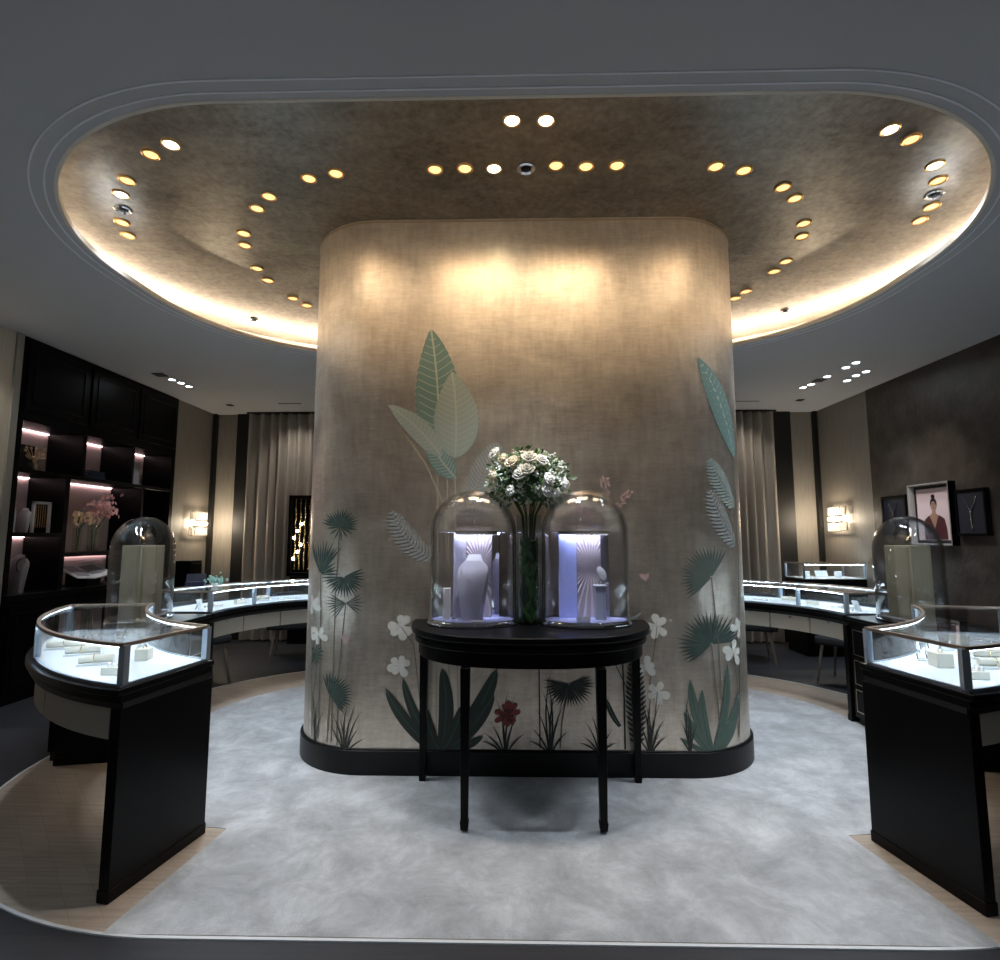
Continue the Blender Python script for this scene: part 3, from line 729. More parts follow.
# ------------------------------------------------------------------ console table
t = thing('console_table', 'black half-round console table on slim legs against the front of the pillar', 'table', (.11, 3.3, 0))
def dpoly(hw, dp, yb, n=40):
    pts = []
    for i in range(n+1):
        a = PI*i/n; c, s = cos(a), sin(a); e = 2/2.5
        pts.append((.11-hw*(abs(c)**e)*(1 if c > 0 else -1), yb-dp*(abs(s)**e)))
    return pts
MB().prism(dpoly(.735, .69, 3.612), .945, .98).build('tabletop', 'black', t, bevel=.006)
MB().prism(dpoly(.70, .655, 3.611), .925, .946).build('moulding', 'black_lacquer', t)
MB().prism(dpoly(.715, .67, 3.611), .895, .926).build('moulding', 'black', t, bevel=.005)
MB().prism(dpoly(.69, .645, 3.611), .815, .896).build('apron', 'black_lacquer', t, bevel=.003)
for x, y in ((-.245, 2.985), (.466, 2.985), (-.555, 3.575), (.775, 3.575)):
    mb = MB()
    for z0, z1, a, b in ((.004 if y > 3.2 else .018, .06, .019, .023), (.06, .82, .019, .026)):
        vs = [(x+sx*a, y+sy*a, z0) for sx, sy in ((-1, -1), (1, -1), (1, 1), (-1, 1))]+[(x+sx*b, y+sy*b, z1) for sx, sy in ((-1, -1), (1, -1), (1, 1), (-1, 1))]
        mb.add(vs, [(3, 2, 1, 0), (4, 5, 6, 7), (0, 1, 5, 4), (1, 2, 6, 5), (2, 3, 7, 6), (3, 0, 4, 7)])
    o = mb.build('leg', 'black', t, bevel=.002)

# ------------------------------------------------------------------ cloches
def cloche(x, y, z, rx, ry, h, label, glow=True):
    t = thing('glass_cloche', label, 'glass dome', (x, y, z))
    MB().lathe([(0, 0), (1.03, 0), (1.05, .006), (1.05, .018), (1.03, .026), (0, .026)], (x, y, z), 48, rx, ry).build('base', 'chrome', t, label='mirror-bright oval base', smooth=50)
    MB().lathe([(0, .026), (.965, .026), (.965, .031), (0, .031)], (x, y, z), 48, rx, ry).build('base_top', 'dome_floor' if glow else 'pad_grey', t)
    R = rx if rx > ry else ry
    hs = h-R*.98
    prof = [(1, .027), (1, hs*.4), (1, hs)]+[(cos(a), hs+R*.98*sin(a)) for a in [PI/2*i/14 for i in range(1, 15)]]
    kin = .958
    inner = [(r*kin, .032 if i == 0 else zz-(.010 if zz > hs else 0)) for i, (r, zz) in enumerate(prof)]
    MB().lathe(prof, (x, y, z), 64, rx, ry).lathe(inner, (x, y, z), 64, rx, ry).build('glass_bell', 'dome_glass', t, smooth=70)
    MB().lathe([(1.0, .026), (1.012, .030), (1.0, .036), (.955, .036), (.95, .030), (.955, .026)], (x, y, z), 48, rx, ry, closed=True).build('bottom_rim', 'chrome', t)
    return t
ZC = .98
DL = (-.235, 3.385); DR = (.445, 3.385)
cloche(*DL, ZC, .262, .175, .815, 'oval glass cloche on the console table, left of the white bouquet, over a necklace bust')
cloche(*DR, ZC, .262, .175, .815, 'oval glass cloche on the console table right of the bouquet, over a glowing blue panel')
def burst_panel(t, x0, x1, y, z0, z1, name='burst_panel'):
    o = MB().box(x0, x1, y, y+.008, z0, z1).build(name, 'taupe', t, label='panel with pleated rays spreading from its centre')
    cx, cz = (x0+x1)/2+.01, z0+(z1-z0)*.62; mb = MB()
    for i in range(40):
        a = 2*PI*i/40; a2 = a+2*PI/40*.5; c_, s_ = cos(a), sin(a)
        def edge(a):
            c, s = cos(a), sin(a); k = 9
            if c > 1e-6: k = min(k, (x1-.003-cx)/c)
            if c < -1e-6: k = min(k, (x0+.003-cx)/c)
            if s > 1e-6: k = min(k, (z1-.003-cz)/s)
            if s < -1e-6: k = min(k, (z0+.003-cz)/s)
            return (cx+c*k, y-.001, cz+s*k)
        e0, e1 = edge(a), edge(a2); mid = edge((a+a2)/2)
        mb.add([(cx, y-.004, cz), e0, (mid[0], y-.007, mid[2]), e1], [(0, 1, 2), (0, 2, 3)])
    mb.build('pleat', 'pleat_pink', o, smooth=0)
    return o
# left screen box
zb = ZC+.031
t = thing('display_screen', 'lit folding screen with ray-pleated fabric standing inside the left console cloche', 'display stand', (DL[0], DL[1], zb))
burst_panel(t, -.285, -.125, 3.475, zb, zb+.52)
MB().obox((-.325, 3.452, zb+.26), (.085, .008, .52), rad(32)).build('side_panel', 'bust_side', t)
MB().obox((-.098, 3.462, zb+.26), (.055, .008, .52), rad(-32)).build('mirror_panel', 'mirror', t, label='narrow mirror panel')
MB().box(-.345, -.085, 3.40, 3.406, zb+.508, zb+.53).box(-.345, -.085, 3.40, 3.485, zb+.522, zb+.528).build('top_board', 'khaki', t)
MB().box(-.335, -.095, 3.413, 3.425, zb+.513, zb+.521).build('light_strip', 'dome_fill', t)  # strip added under the board to give the cloche its lavender light
# necklace bust
t = thing('necklace_bust', 'white padded necklace bust standing in the left console cloche', 'necklace bust', (-.235, 3.34, zb))
def bust(mb, cx, cy, z0, s=1.0, rz=0, side=None, cap=None):
    """shield-shaped necklace form: bulging front, flat flanks, slanted neck cap"""
    rows = [(0, .056), (.03, .059), (.08, .067), (.14, .077), (.20, .088), (.25, .096), (.28, .099), (.30, .095), (.318, .082), (.332, .064), (.342, .050)]
    n = 12; P = lambda x, y, z: (cx+s*(x*cos(rz)-y*sin(rz)), cy+s*(x*sin(rz)+y*cos(rz)), z0+s*z)
    fy = lambda x, z: -.034*(1-(x/.10)**2)-.010*sin(PI*min(1, z/.3))+(.030*max(0, z-.27)/.075)
    F = [[P(-w+2*w*i/n, fy(-w+2*w*i/n, z), z) for i in range(n+1)] for z, w in rows]
    B = [[P(-w*.92+2*w*.92*i/n, .034, z) for i in range(n+1)] for z, w in rows]
    vs = [p for r in F for p in r]; k = n+1
    quad = lambda m: [(j*k+i, j*k+i+1, (j+1)*k+i+1, (j+1)*k+i) for j in range(m-1) for i in range(n)]
    mb.add(vs, quad(len(rows)))
    o = mb if side is None else side
    o.add([p for r in B for p in r], quad(len(rows)))
    for e in (0, n):
        o.add([q for j in range(len(rows)) for q in (F[j][e], B[j][e])], [(2*j, 2*j+1, 2*j+3, 2*j+2) for j in range(len(rows)-1)])
    for j in (0, -1): o.add(F[j]+B[j], [(i, i+1, k+i+1, k+i) for i in range(n)])
    c = mb if cap is None else cap; w = rows[-1][1]
    f = [P(-w, fy(w, .342)-.003, .340), P(w, fy(w, .342)-.003, .340), P(.036, .026, .378), P(-.036, .026, .378)]; g = [P(-w, .034, .340), P(w, .034, .340), P(.036, .034, .378), P(-.036, .034, .378)]
    c.add(f+g, [(0, 1, 2, 3), (7, 6, 5, 4), (0, 4, 5, 1), (1, 5, 6, 2), (2, 6, 7, 3), (3, 7, 4, 0)])
mb = MB(); sd = MB(); cp = MB(); bust(mb, -.235, 3.335, zb, 1.03, rad(-24), sd, cp); mb.build('bust_form', 'bust_white', t, smooth=60); sd.build('flank', 'bust_side', t, label='darker side of the bust', smooth=40)
cp.build('neck_cap', 'pad_white', t)
MB().tube([(-.253+.052*sin(a)*cos(rad(24)), 3.297-.052*sin(a)*sin(rad(24))-.004*cos(a)+.022*abs(sin(a)), zb+.295-.055*cos(a)) for a in [rad(-95+190*i/18) for i in range(19)]], .0013, 5).build('necklace', 'silver', t)
t = MB().box(-.415, -.372, 3.365, 3.405, zb, zb+.185).build('display_block', 'pad_cream', bevel=.002); tag(t, 'small grey upright block at the left edge inside the left console cloche', 'display block')
t = MB().obox((-.200, 3.262, zb+.004), (.075, .03, .006), 0, rad(14)).build('name_card', 'pad_white'); tag(t, 'thin white card lying in front of the bust in the left cloche', 'card')
t = MB().ell((-.345, 3.325, zb+.012), (.014, .012, .012)).build('jewel_ball', 'silver'); tag(t, 'small silver ball between block and bust in the left cloche', 'ornament')
# right screen box
t = thing('display_screen', 'folding screen with a glowing blue side and pleated rays inside the right console cloche', 'display stand', (DR[0], DR[1], zb))
burst_panel(t, .405, .555, 3.475, zb, zb+.52)
MB().obox((.345, 3.445, zb+.26), (.125, .008, .52), rad(24)).build('blue_panel', 'lavender', t, label='lavender blue side panel')
MB().obox((.578, 3.462, zb+.26), (.05, .008, .52), rad(-35)).build('side_panel', 'mirror', t)
MB().box(.29, .60, 3.40, 3.406, zb+.508, zb+.528).box(.29, .60, 3.40, 3.485, zb+.522, zb+.528).build('top_board', 'khaki', t)
MB().box(.30, .59, 3.413, 3.425, zb+.513, zb+.521).build('light_strip', 'dome_fill', t)  # second added strip, lavender fill for the right cloche
t = thing('display_plinth', 'grey upright plinth carrying a tilted round mirror in the right console cloche', 'display stand', (.53, 3.39, zb))
MB().box(.505, .565, 3.365, 3.41, zb, zb+.20).build('plinth_block', 'pad_grey', t, bevel=.002)
MB().box(.495, .570, 3.355, 3.415, zb+.20, zb+.206).build('top_plate', 'pad_white', t)
Rm = Matrix.Rotation(rad(-28), 3, 'Y'); MB().ell((.545, 3.385, zb+.275), (.024, .006, .045), 20, 8, Rm).build('mirror_disc', 'pad_white', t, label='tilted round white disc')
MB().cyl((.53, 3.39, zb+.206), (.538, 3.39, zb+.245), .003).build('disc_stem', 'silver', t)
t = MB().obox((.415, 3.262, zb+.018), (.082, .006, .034), rad(4), rad(-25)).build('name_card', 'pad_white'); tag(t, 'small white tented card at the front of the right cloche', 'card')
# side cloches
for side, x in (('L', -2.93), ('R', 3.06)):
    w = side_word(side); y = 4.36
    cloche(x, y, ZT, .20, .275, .81, 'tall clear glass cloche on the %s pedestal cabinet over a khaki box' % w, False)
    bz = ZT+.031; sg = 1 if side == 'L' else -1
    t = thing('display_box', 'upright khaki display box standing inside the %s side cloche' % w, 'display box', (x, y, bz))
    MB().box(x-.075, x+.075, y-.145, y+.145, bz, bz+.55).build('box_body', 'khaki', t, bevel=.003)
    x0, x1 = sorted((x+sg*.075, x+sg*.080)); MB().box(x0, x1, y-.13, y+.13, bz+.015, bz+.535).build('front_panel', 'khaki_side', t)
    x0, x1 = sorted((x+sg*.080, x+sg*.090)); MB().box(x0, x1, y-.03, y+.03, bz+.16, bz+.165).build('ledge', 'silver', t)
    MB().box(x-.085, x+.085, y-.155, y+.155, bz-.0005, bz+.012).build('foot_plate', 'bronze', t)

# ------------------------------------------------------------------ bouquet in its vase
vx, vy = .108, 3.45
t = thing('glass_vase', 'tall clear cylinder vase lined with dark green leaves between the console cloches', 'vase', (vx, vy, ZC))
MB().lathe([(0, 0), (.078, 0), (.080, .01), (.080, .66), (.074, .66), (.074, .015), (0, .015)], (vx, vy, ZC), 40).build('vase_glass', 'vase_glass', t)
mb = MB(); rnd = random.Random(5)
for i in range(90):
    a = rnd.random()*6.28; z = ZC+.03+rnd.random()*.46; r = .050; w = .020; hh = .05
    p = Vector((vx+r*cos(a), vy+r*sin(a), z)); tv = Vector((-sin(a), cos(a), 0)); up = (Vector((0, 0, 1))+tv*rnd.uniform(-.8, .8)).normalized(); sd = up.cross(Vector((cos(a), sin(a), 0)))
    k = Vector((cos(a), sin(a), 0))*.010
    mb.add([p-up*hh, p-sd*w+k*.4, p+up*hh, p+sd*w+k*.4, p+k*1.2], [(0, 4, 1), (1, 4, 2), (2, 4, 3), (3, 4, 0)])
mb.build('leaf_lining', 'leaf_green', t)
MB().cyl((vx, vy, ZC+.02), (vx, vy, ZC+.50), .045, n=20).build('leaf_core', 'leaf_dark', t)
bq = thing('bouquet', 'round bouquet of white roses and small blossoms standing in the tall vase', 'flowers', (vx, vy, ZC+.5))
mb = MB()
for i in range(14):
    a = i*2.4; mb.tube([(vx+.03*cos(a), vy+.03*sin(a), ZC+.505), (vx+.045*cos(a), vy+.045*sin(a), ZC+.66), (vx+.12*cos(a), vy+.07*sin(a), ZC+.80)], .004, 5)
mb.build('stems', 'stem_green', bq)
BC = Vector((vx-.005, vy-.03, 1.86))
def rose(mb, c, R, d, rnd):
    d = d.normalized(); a = d.orthogonal().normalized(); b = d.cross(a)
    for ring, (k, n, tilt, sz) in enumerate(((.0, 1, 0, .42), (.32, 4, .25, .50), (.58, 5, .55, .60), (.80, 7, .95, .62))):
        for i in range(n):
            an = 2*PI*i/n+ring*.7+rnd.uniform(-.15, .15); o = a*cos(an)+b*sin(an); side = a*-sin(an)+b*cos(an)
            cc = c+o*R*k*.72+d*R*(.55-.55*k)
            up = (d*cos(tilt)+o*sin(tilt)).normalized(); out = side.cross(up)
            Rm = Matrix((side, out, up)).transposed()
            mb.ell(cc, (R*sz*.85, R*.16, R*sz*.85), 9, 6, Rm)
    mb.ell(c-d*R*.2, R*.55, 8, 6)
rn = random.Random(11)
roses = [(489+6, 452, .058), (512, 463, .055), (529, 459, .062), (541, 461, .055), (520, 475, .056), (548, 480, .055), (565, 484, .045), (546, 490, .060), (511, 491, .044), (503, 458, .04), (494, 476, .045), (527, 470, .062), (556, 492, .04)]
for i, (px, py, R) in enumerate(roses):
    d = ray(px, py); c0 = None; y = 3.30+(.02 if py < 460 else 0); tt = y/d.y; c = Vector((d.x*tt, y, CH+d.z*tt))
    # seat the rose on the round bouquet
    q = c-Vector((BC.x, BC.y, BC.z)); dep = math.sqrt(max(0, 1-(q.x/.28)**2-(q.z/.21)**2)); c.y = BC.y-.14*dep
    mb = MB(); rose(mb, c, R*.82, Vector((q.x*1.5, -.20, q.z+.10)), rn)
    mb.build('rose', 'cream_petal' if i in (1, 10, 9) else 'white_petal', bq, smooth=60)
for i in range(6):        # roses on the far side
    a = rad(20+28*i); c = Vector((BC.x+.15*cos(a), BC.y+.10*sin(a), BC.z+.02+.03*(i % 2))); mb = MB(); rose(mb, c, .045, Vector((cos(a), sin(a), .4)), rn); mb.build('rose', 'white_petal', bq, smooth=60)
mb = MB(); mb2 = MB(); mb3 = MB()
for i in range(1100):
    v = Vector((rn.gauss(0, 1), rn.gauss(0, 1), rn.gauss(0, 1))).normalized()
    if v.z < -.75: continue
    k = rn.uniform(.78, 1.08); c = BC+Vector((v.x*.25*k, v.y*.14*k, v.z*.185*k-.005))
    if i % 2:
        for j in range(3): mb.ell(c+Vector((rn.uniform(-.012, .012), rn.uniform(-.012, .012), rn.uniform(-.012, .012))), rn.uniform(.005, .009), 6, 4)
    else:
        tv = Vector((rn.uniform(-1, 1), rn.uniform(-1, 1), rn.uniform(-1, 1))).normalized(); tip = (v+tv*.8).normalized(); sd = tip.cross(tv).normalized(); L = rn.uniform(.03, .055); w = L*.26
        (mb2 if i % 4 else mb3).add([c, c+tip*L*.5+sd*w, c+tip*L, c+tip*L*.5-sd*w, c+tip*L*.5+v*w*.4], [(0, 1, 4), (1, 2, 4), (2, 3, 4), (3, 0, 4)])
o = mb.build('small_blossoms', 'small_petal', bq, smooth=60); o['kind'] = 'stuff'
o = mb2.build('foliage', 'leaf_pale', bq, smooth=0); o['kind'] = 'stuff'
mb3.ell(BC, (.20, .105, .145), 14, 9); o = mb3.build('inner_foliage', 'leaf_green', bq, smooth=40); o['kind'] = 'stuff'

# ------------------------------------------------------------------ jewellery in the showcases
FZ = ZT+.008
def put(kind, label, u, r, side, rz, s=1.0, z=FZ):
    x, y = rp(u, r, side); cats = dict(bracelet_roll='bracelet pillow', ring_block='display block', jewel_tray='jewellery tray', necklace_stand='necklace stand', earring_stand='earring stand', display_cube='display block', watch_ring='bracelet holder')
    t = thing(kind, label, cats[kind], (x, y, z), None, rz)
    if kind == 'bracelet_roll':
        MB().obox((0, 0, .006), (.17*s, .06, .012)).build('roll_base', 'pad_white', t, local=True, bevel=.002)
        MB().cyl((-.08*s, 0, .030), (.08*s, 0, .030), .019, n=16).build('pillow', 'pad_cream', t, local=True)
        MB().tube([(-.01+.0, .0205*cos(a), .030+.0205*sin(a)) for a in [2*PI*i/20 for i in range(20)]], .0022, 5, True).build('bracelet', 'gold', t, local=True)
    elif kind == 'ring_block':
        MB().box(-.05*s, .05*s, -.025, .025, 0, .035).build('block', 'pad_cream', t, local=True, bevel=.003)
        mb = MB()
        for k in (-1, 0, 1): mb.tube([(k*.028*s+.009*cos(a), 0, .042+.009*sin(a)) for a in [2*PI*i/14 for i in range(14)]], .0016, 5, True)
        mb.build('rings', 'silver', t, local=True)
    elif kind == 'display_cube':
        MB().box(-.028*s, .028*s, -.028*s, .028*s, 0, .05*s).build('cube', 'pad_cream', t, local=True, bevel=.002)
        MB().tube([(.010*cos(a), 0, .058*s+.010*sin(a)) for a in [2*PI*i/14 for i in range(14)]], .0018, 5, True).build('ring', 'gold', t, local=True)
    elif kind == 'jewel_tray':
        MB().box(-.10*s, .10*s, -.06, .06, 0, .006).box(-.10*s, .10*s, -.06, -.054, .006, .012).box(-.10*s, .10*s, .054, .06, .006, .012).build('tray', 'pad_white', t, local=True)
        mb = MB()
        for k in range(3): mb.tube([((-.06+.06*k)*s+.016*cos(a), .028*sin(a), .0085) for a in [2*PI*i/18 for i in range(18)]], .0018, 5, True)
        mb.build('chain', 'silver', t, local=True)
    elif kind == 'necklace_stand':
        MB().obox((0, 0, .045), (.07*s, .008, .095), 0, rad(-22)).build('easel_panel', 'pad_white', t, local=True, bevel=.002)
        MB().obox((0, .028, .030), (.012, .006, .065), 0, rad(25)).build('strut', 'pad_grey', t, local=True)
        MB().tube([(.02*s*sin(a), -.010+.02*(1-cos(a))*.3, .06-.022*cos(a)) for a in [rad(-120+240*i/14) for i in range(15)]], .0016, 5).build('necklace', 'silver', t, local=True)
    elif kind == 'earring_stand':
        MB().cyl((0, 0, 0), (0, 0, .006), .022, n=18).build('stand_base', 'chrome', t, local=True)
        MB().cyl((0, 0, .006), (0, 0, .07), .003, n=8).build('stand_pole', 'chrome', t, local=True)
        MB().obox((0, 0, .072), (.05, .006, .006)).build('crossbar', 'chrome', t, local=True)
        MB().ell((-.022, 0, .058), .006).ell((.022, 0, .058), .006).build('earrings', 'gold', t, local=True)
    elif kind == 'watch_ring':
        mb = MB()
        for sx in (-.02, .02):
            mb.tube([(sx, .034*cos(a)*s, .045+.040*sin(a)*s) for a in [2*PI*i/24 for i in range(24)]], .0035, 6, True)
        mb.box(-.02, .02, -.006, .006, .002, .008); mb.build('bracelet_hoop', 'silver', t, local=True)
        MB().box(-.03, .03, -.02, .02, 0, .004).build('foot', 'pad_white', t, local=True)
    return t
# near left showcase
put('bracelet_roll', 'longest cream bracelet pillow, rear left in the near left showcase', 38, 1.56, 'L', rad(20), 1.15)
put('bracelet_roll', 'cream bracelet pillow in the middle of the near left showcase', 49, 1.50, 'L', rad(22), 1.0)
put('bracelet_roll', 'cream bracelet pillow nearest the front corner post of the near left showcase', 62, 1.52, 'L', rad(25), .9)
put('display_cube', 'cream cube by the end glass of the near left showcase', 66, 1.33, 'L', rad(8), 1.15)
put('necklace_stand', 'white easel leaning behind the cream cube in the near left showcase', 57, 1.27, 'L', rad(-30))
put('jewel_tray', 'white jewellery tray at the curved rear of the near left showcase', 22, 1.45, 'L', rad(75))
put('ring_block', 'cream ring block at the front edge of the near left showcase', 73, 1.57, 'L', rad(0), 1.0)
put('watch_ring', 'upright silver bracelet hoop in the rear of the near left showcase', 30, 1.30, 'L', rad(40))
put('earring_stand', 'chrome earring stand deep in the near left showcase', 41, 1.30, 'L', rad(10))
# near right showcase
put('watch_ring', 'tilted silver bracelet hoop left of the cream cube in the near right showcase', 65, 1.27, 'R', rad(-25), 1.1)
put('display_cube', 'cream cube standing by the end glass of the near right showcase', 68, 1.38, 'R', rad(-5), 1.35)
put('bracelet_roll', 'cream bracelet pillow at the right front of the near right showcase', 60, 1.55, 'R', rad(-15), 1.0)
put('bracelet_roll', 'cream bracelet pillow behind the front one in the near right showcase', 50, 1.48, 'R', rad(-12), 1.1)
put('ring_block', 'low cream ring block by the front corner post of the near right showcase', 72, 1.58, 'R', rad(-5), .8)
put('necklace_stand', 'white easel in the middle depth of the near right showcase', 45, 1.28, 'R', rad(10))
put('display_cube', 'cream cube at the back of the near right showcase', 36, 1.33, 'R', rad(5), 1.2)
put('jewel_tray', 'white jewellery tray at the far end of the near right showcase', 24, 1.45, 'R', rad(-70))
put('ring_block', 'tall cream block near the rear glass of the near right showcase', 30, 1.58, 'R', rad(30), 1.1)
# far showcases
k = 0
for side in 'LR':
    w = side_word(side)
    for u, kind, lab in ((-.85, 'necklace_stand', 'white easel at the near end of the far %s showcase'), (-1.05, 'jewel_tray', 'white jewellery tray near the first post of the far %s showcase'),
                         (-1.35, 'ring_block', 'cream ring block about the first third of the far %s showcase'), (-1.62, 'bracelet_roll', 'cream bracelet pillow in the middle of the far %s showcase'),
                         (-1.90, 'jewel_tray', 'white jewellery tray towards the pillar end of the far %s showcase'), (-2.2, 'display_cube', 'cream cube closest to the pillar in the far %s showcase')):
        a = rp(u, 1.40, side); b = rp(u-.05, 1.40, side); put(kind, lab % w, u, 1.38+.06*(k % 2), side, math.atan2(b[1]-a[1], b[0]-a[0])); k += 1

# ------------------------------------------------------------------ bookcase
X0, X1 = XL-.42, XL+.012
t = thing('bookcase', 'tall built-in black lacquer bookcase with pink-lit niches on the left wall', 'bookcase', (XL-.2, (BY0+BY1)/2, 0))
b = MB(); XBk = XL-.38
def hb(y0, y1, z0, z1): b.box(XBk, X1, y0, y1, z0, z1)
niches = [(4.98, 5.72, 2.15, 2.60), (5.77, 6.49, 2.15, 2.60), (6.53, 7.26, 2.15, 2.60), (4.98, 5.53, 1.55, 2.11), (5.59, 6.70, 1.345, 2.11), (6.74, 7.26, 1.345, 2.11), (4.98, 5.53, .98, 1.51), (5.59, 6.70, .98, 1.305), (6.74, 7.26, .98, 1.305)]
# carcass: vertical and horizontal boards around the niches
hb(BY0, 4.98, .0, 2.60); hb(7.26, BY1, 0, 2.60); hb(5.72, 5.77, 2.15, 2.60); hb(6.49, 6.53, 2.15, 2.60)
hb(4.98, 7.26, 2.11, 2.15); hb(5.53, 5.59, .98, 2.11); hb(6.70, 6.74, .98, 2.11); hb(4.98, 5.53, 1.51, 1.55); hb(5.59, 6.70, 1.305, 1.345); hb(6.74, 7.26, 1.305, 1.345)
b.build('carcass', 'black_lacquer', t, bevel=.003)
MB().box(XL-.42, X1, BY0, BY1, 2.60, HC-.003).build('upper_body', 'black_lacquer', t)
MB().box(XL-.42, X1+.02, BY0, BY1, .0, .925).build('lower_body', 'black_lacquer', t)
MB().box(XL-.42, X1+.05, BY0, BY1, .925, .98).build('worktop', 'black', t, bevel=.004)
for k, (y0, y1) in enumerate(((4.97, 5.73), (5.77, 6.51), (6.55, 7.30))):
    for z0, z1, nm in ((2.70, 3.34, 'door'), (.10, .88, 'door')):
        xx = X1 if z0 > 2 else X1+.02
        o = MB().box(xx, xx+.018, y0, y1, z0, z1).build(nm, 'black_lacquer', t, bevel=.002)
        m = .07; f = MB()
        for (a0, a1, c0, c1) in ((y0+m, y1-m, z0+m, z0+m+.014), (y0+m, y1-m, z1-m-.014, z1-m), (y0+m, y0+m+.014, z0+m, z1-m), (y1-m-.014, y1-m, z0+m, z1-m)): f.box(xx+.018, xx+.026, a0, a1, c0, c1)
        f.build('door_moulding', 'black', o, bevel=.003)
for (y0, y1, z0, z1) in niches:
    MB().box(XBk-.02, XBk, y0, y1, z0, z1).build('niche_back', 'niche_back', t, label='rose-grey lit back of a niche')
    if (y0 > 6.7 and z1 < 2.2): continue
    MB().box(XBk+.004, XBk+.018, y0+.01, y1-.01, z1-.006, z1-.001).build('light_strip', 'niche_led', t, label='pink glowing light strip')
# objects on the shelves
def fpic(name, label, y, z, w, h, x, mats, rot=0, cat='photo frame'):
    t = thing(name, label, cat, (x, y, z))
    MB().box(x-.012, x, y-w/2, y+w/2, z, z+h).build('backing', 'black_trim', t)
    MB().box(x, x+.008, y-w/2, y-w/2+.015, z, z+h).box(x, x+.008, y+w/2-.015, y+w/2, z, z+h).box(x, x+.008, y-w/2, y+w/2, z+h-.015, z+h).box(x, x+.008, y-w/2, y+w/2, z, z+.015).build('frame', mats[0], t)
    MB().box(x, x+.003, y-w/2+.015, y+w/2-.015, z+.015, z+h-.015).build('print', mats[1], t)
    return t
xs = XL-.10
t = fpic('photo_frame', 'dark framed print leaning in the top left niche of the bookcase', 5.28, 2.155, .20, .26, xs-.12, ('black', 'black_trim'))
t = thing('small_plant', 'small yellowish flower arrangement in the top left niche of the bookcase', 'plant', (xs, 5.26, 2.15))
MB().lathe([(0, 0), (.03, 0), (.042, .05), (.035, .08), (.03, .08), (.03, .06), (0, .06)], (xs, 5.26, 2.15), 16).build('pot', 'bronze', t)
mb = MB(); r2 = random.Random(4)
for i in range(16): a = r2.random()*6.3; e = (xs+.06*cos(a), 5.26+.09*sin(a), 2.15+.12+.12*r2.random()); mb.tube([(xs, 5.26, 2.21), (xs+.02*cos(a), 5.26+.03*sin(a), 2.28), e], .004, 5); mb.ell(e, .014, 6, 4)
mb.build('blooms', 'peach_petal', t)
for k, lab in enumerate(('lowest black book of the flat stack in the top middle niche', 'middle black book of the flat stack in the top middle niche', 'upper black book of the flat stack in the top middle niche')):
    z = 2.15+k*.032; y0 = 5.90+.02*k; t = thing('book', lab, 'book', (xs-.05, y0+.14, z), 'books in the top middle niche')
    MB().box(xs-.16, xs+.03, y0, y0+.28-.03*k, z, z+.004).box(xs-.16, xs+.03, y0, y0+.28-.03*k, z+.026, z+.03).box(xs+.026, xs+.03, y0, y0+.28-.03*k, z, z+.03).build('cover', 'navy', t)
    MB().box(xs-.155, xs+.025, y0+.005, y0+.275-.03*k, z+.004, z+.026).build('pages', 'pad_grey', t)
fpic('photo_frame', 'pale-rimmed picture frame in the top right niche of the bookcase', 6.72, 2.155, .28, .30, xs-.05, ('frame_grey', 'print_grey'))
t = thing('figurine', 'slim white lit figurine at the left edge of the second bookcase row', 'figurine', (XL-.04, 5.02, 1.55))
MB().lathe([(0, 0), (.022, 0), (.024, .01), (.014, .03), (.020, .10), (.024, .18), (.014, .23), (.010, .25), (.017, .275), (.010, .30), (0, .305)], (XL-.04, 5.02, 1.55), 16).build('figurine_body', 'pad_white', t, smooth=60)
t = thing('figurine', 'pale bust-shaped ornament left of the white square frame in the bookcase', 'figurine', (xs, 5.20, 1.55))
mb = MB(); bust(mb, xs, 5.20, 1.55, .62); mb.build('figurine_body', 'paper', t, smooth=60)
t = thing('chain_display', 'white square open frame with hanging chains in the second bookcase row', 'display frame', (xs, 5.40, 1.55))
MB().box(xs-.02, xs, 5.30, 5.325, 1.551, 1.86).box(xs-.02, xs, 5.49, 5.515, 1.551, 1.86).box(xs-.02, xs, 5.30, 5.515, 1.835, 1.86).build('frame', 'paper', t)
mb = MB()
for k in range(6): y = 5.345+.026*k; mb.tube([(xs-.01, y, 1.84), (xs-.01, y+.004, 1.70), (xs-.01, y, 1.60)], .0025, 5)
mb.build('chain', 'gold', t)
t = thing('necklace_bust', 'grey bust wearing a round collar in the bottom left bookcase niche', 'necklace bust', (xs, 5.18, .98))
mb = MB(); bust(mb, xs, 5.18, .981, .95); mb.build('bust_form', 'print_grey', t, smooth=60)
MB().tube([(xs+.05, 5.18+.065*cos(a), 1.24+.065*sin(a)) for a in [2*PI*i/24 for i in range(24)]], .008, 6, True).build('collar', 'silver', t)
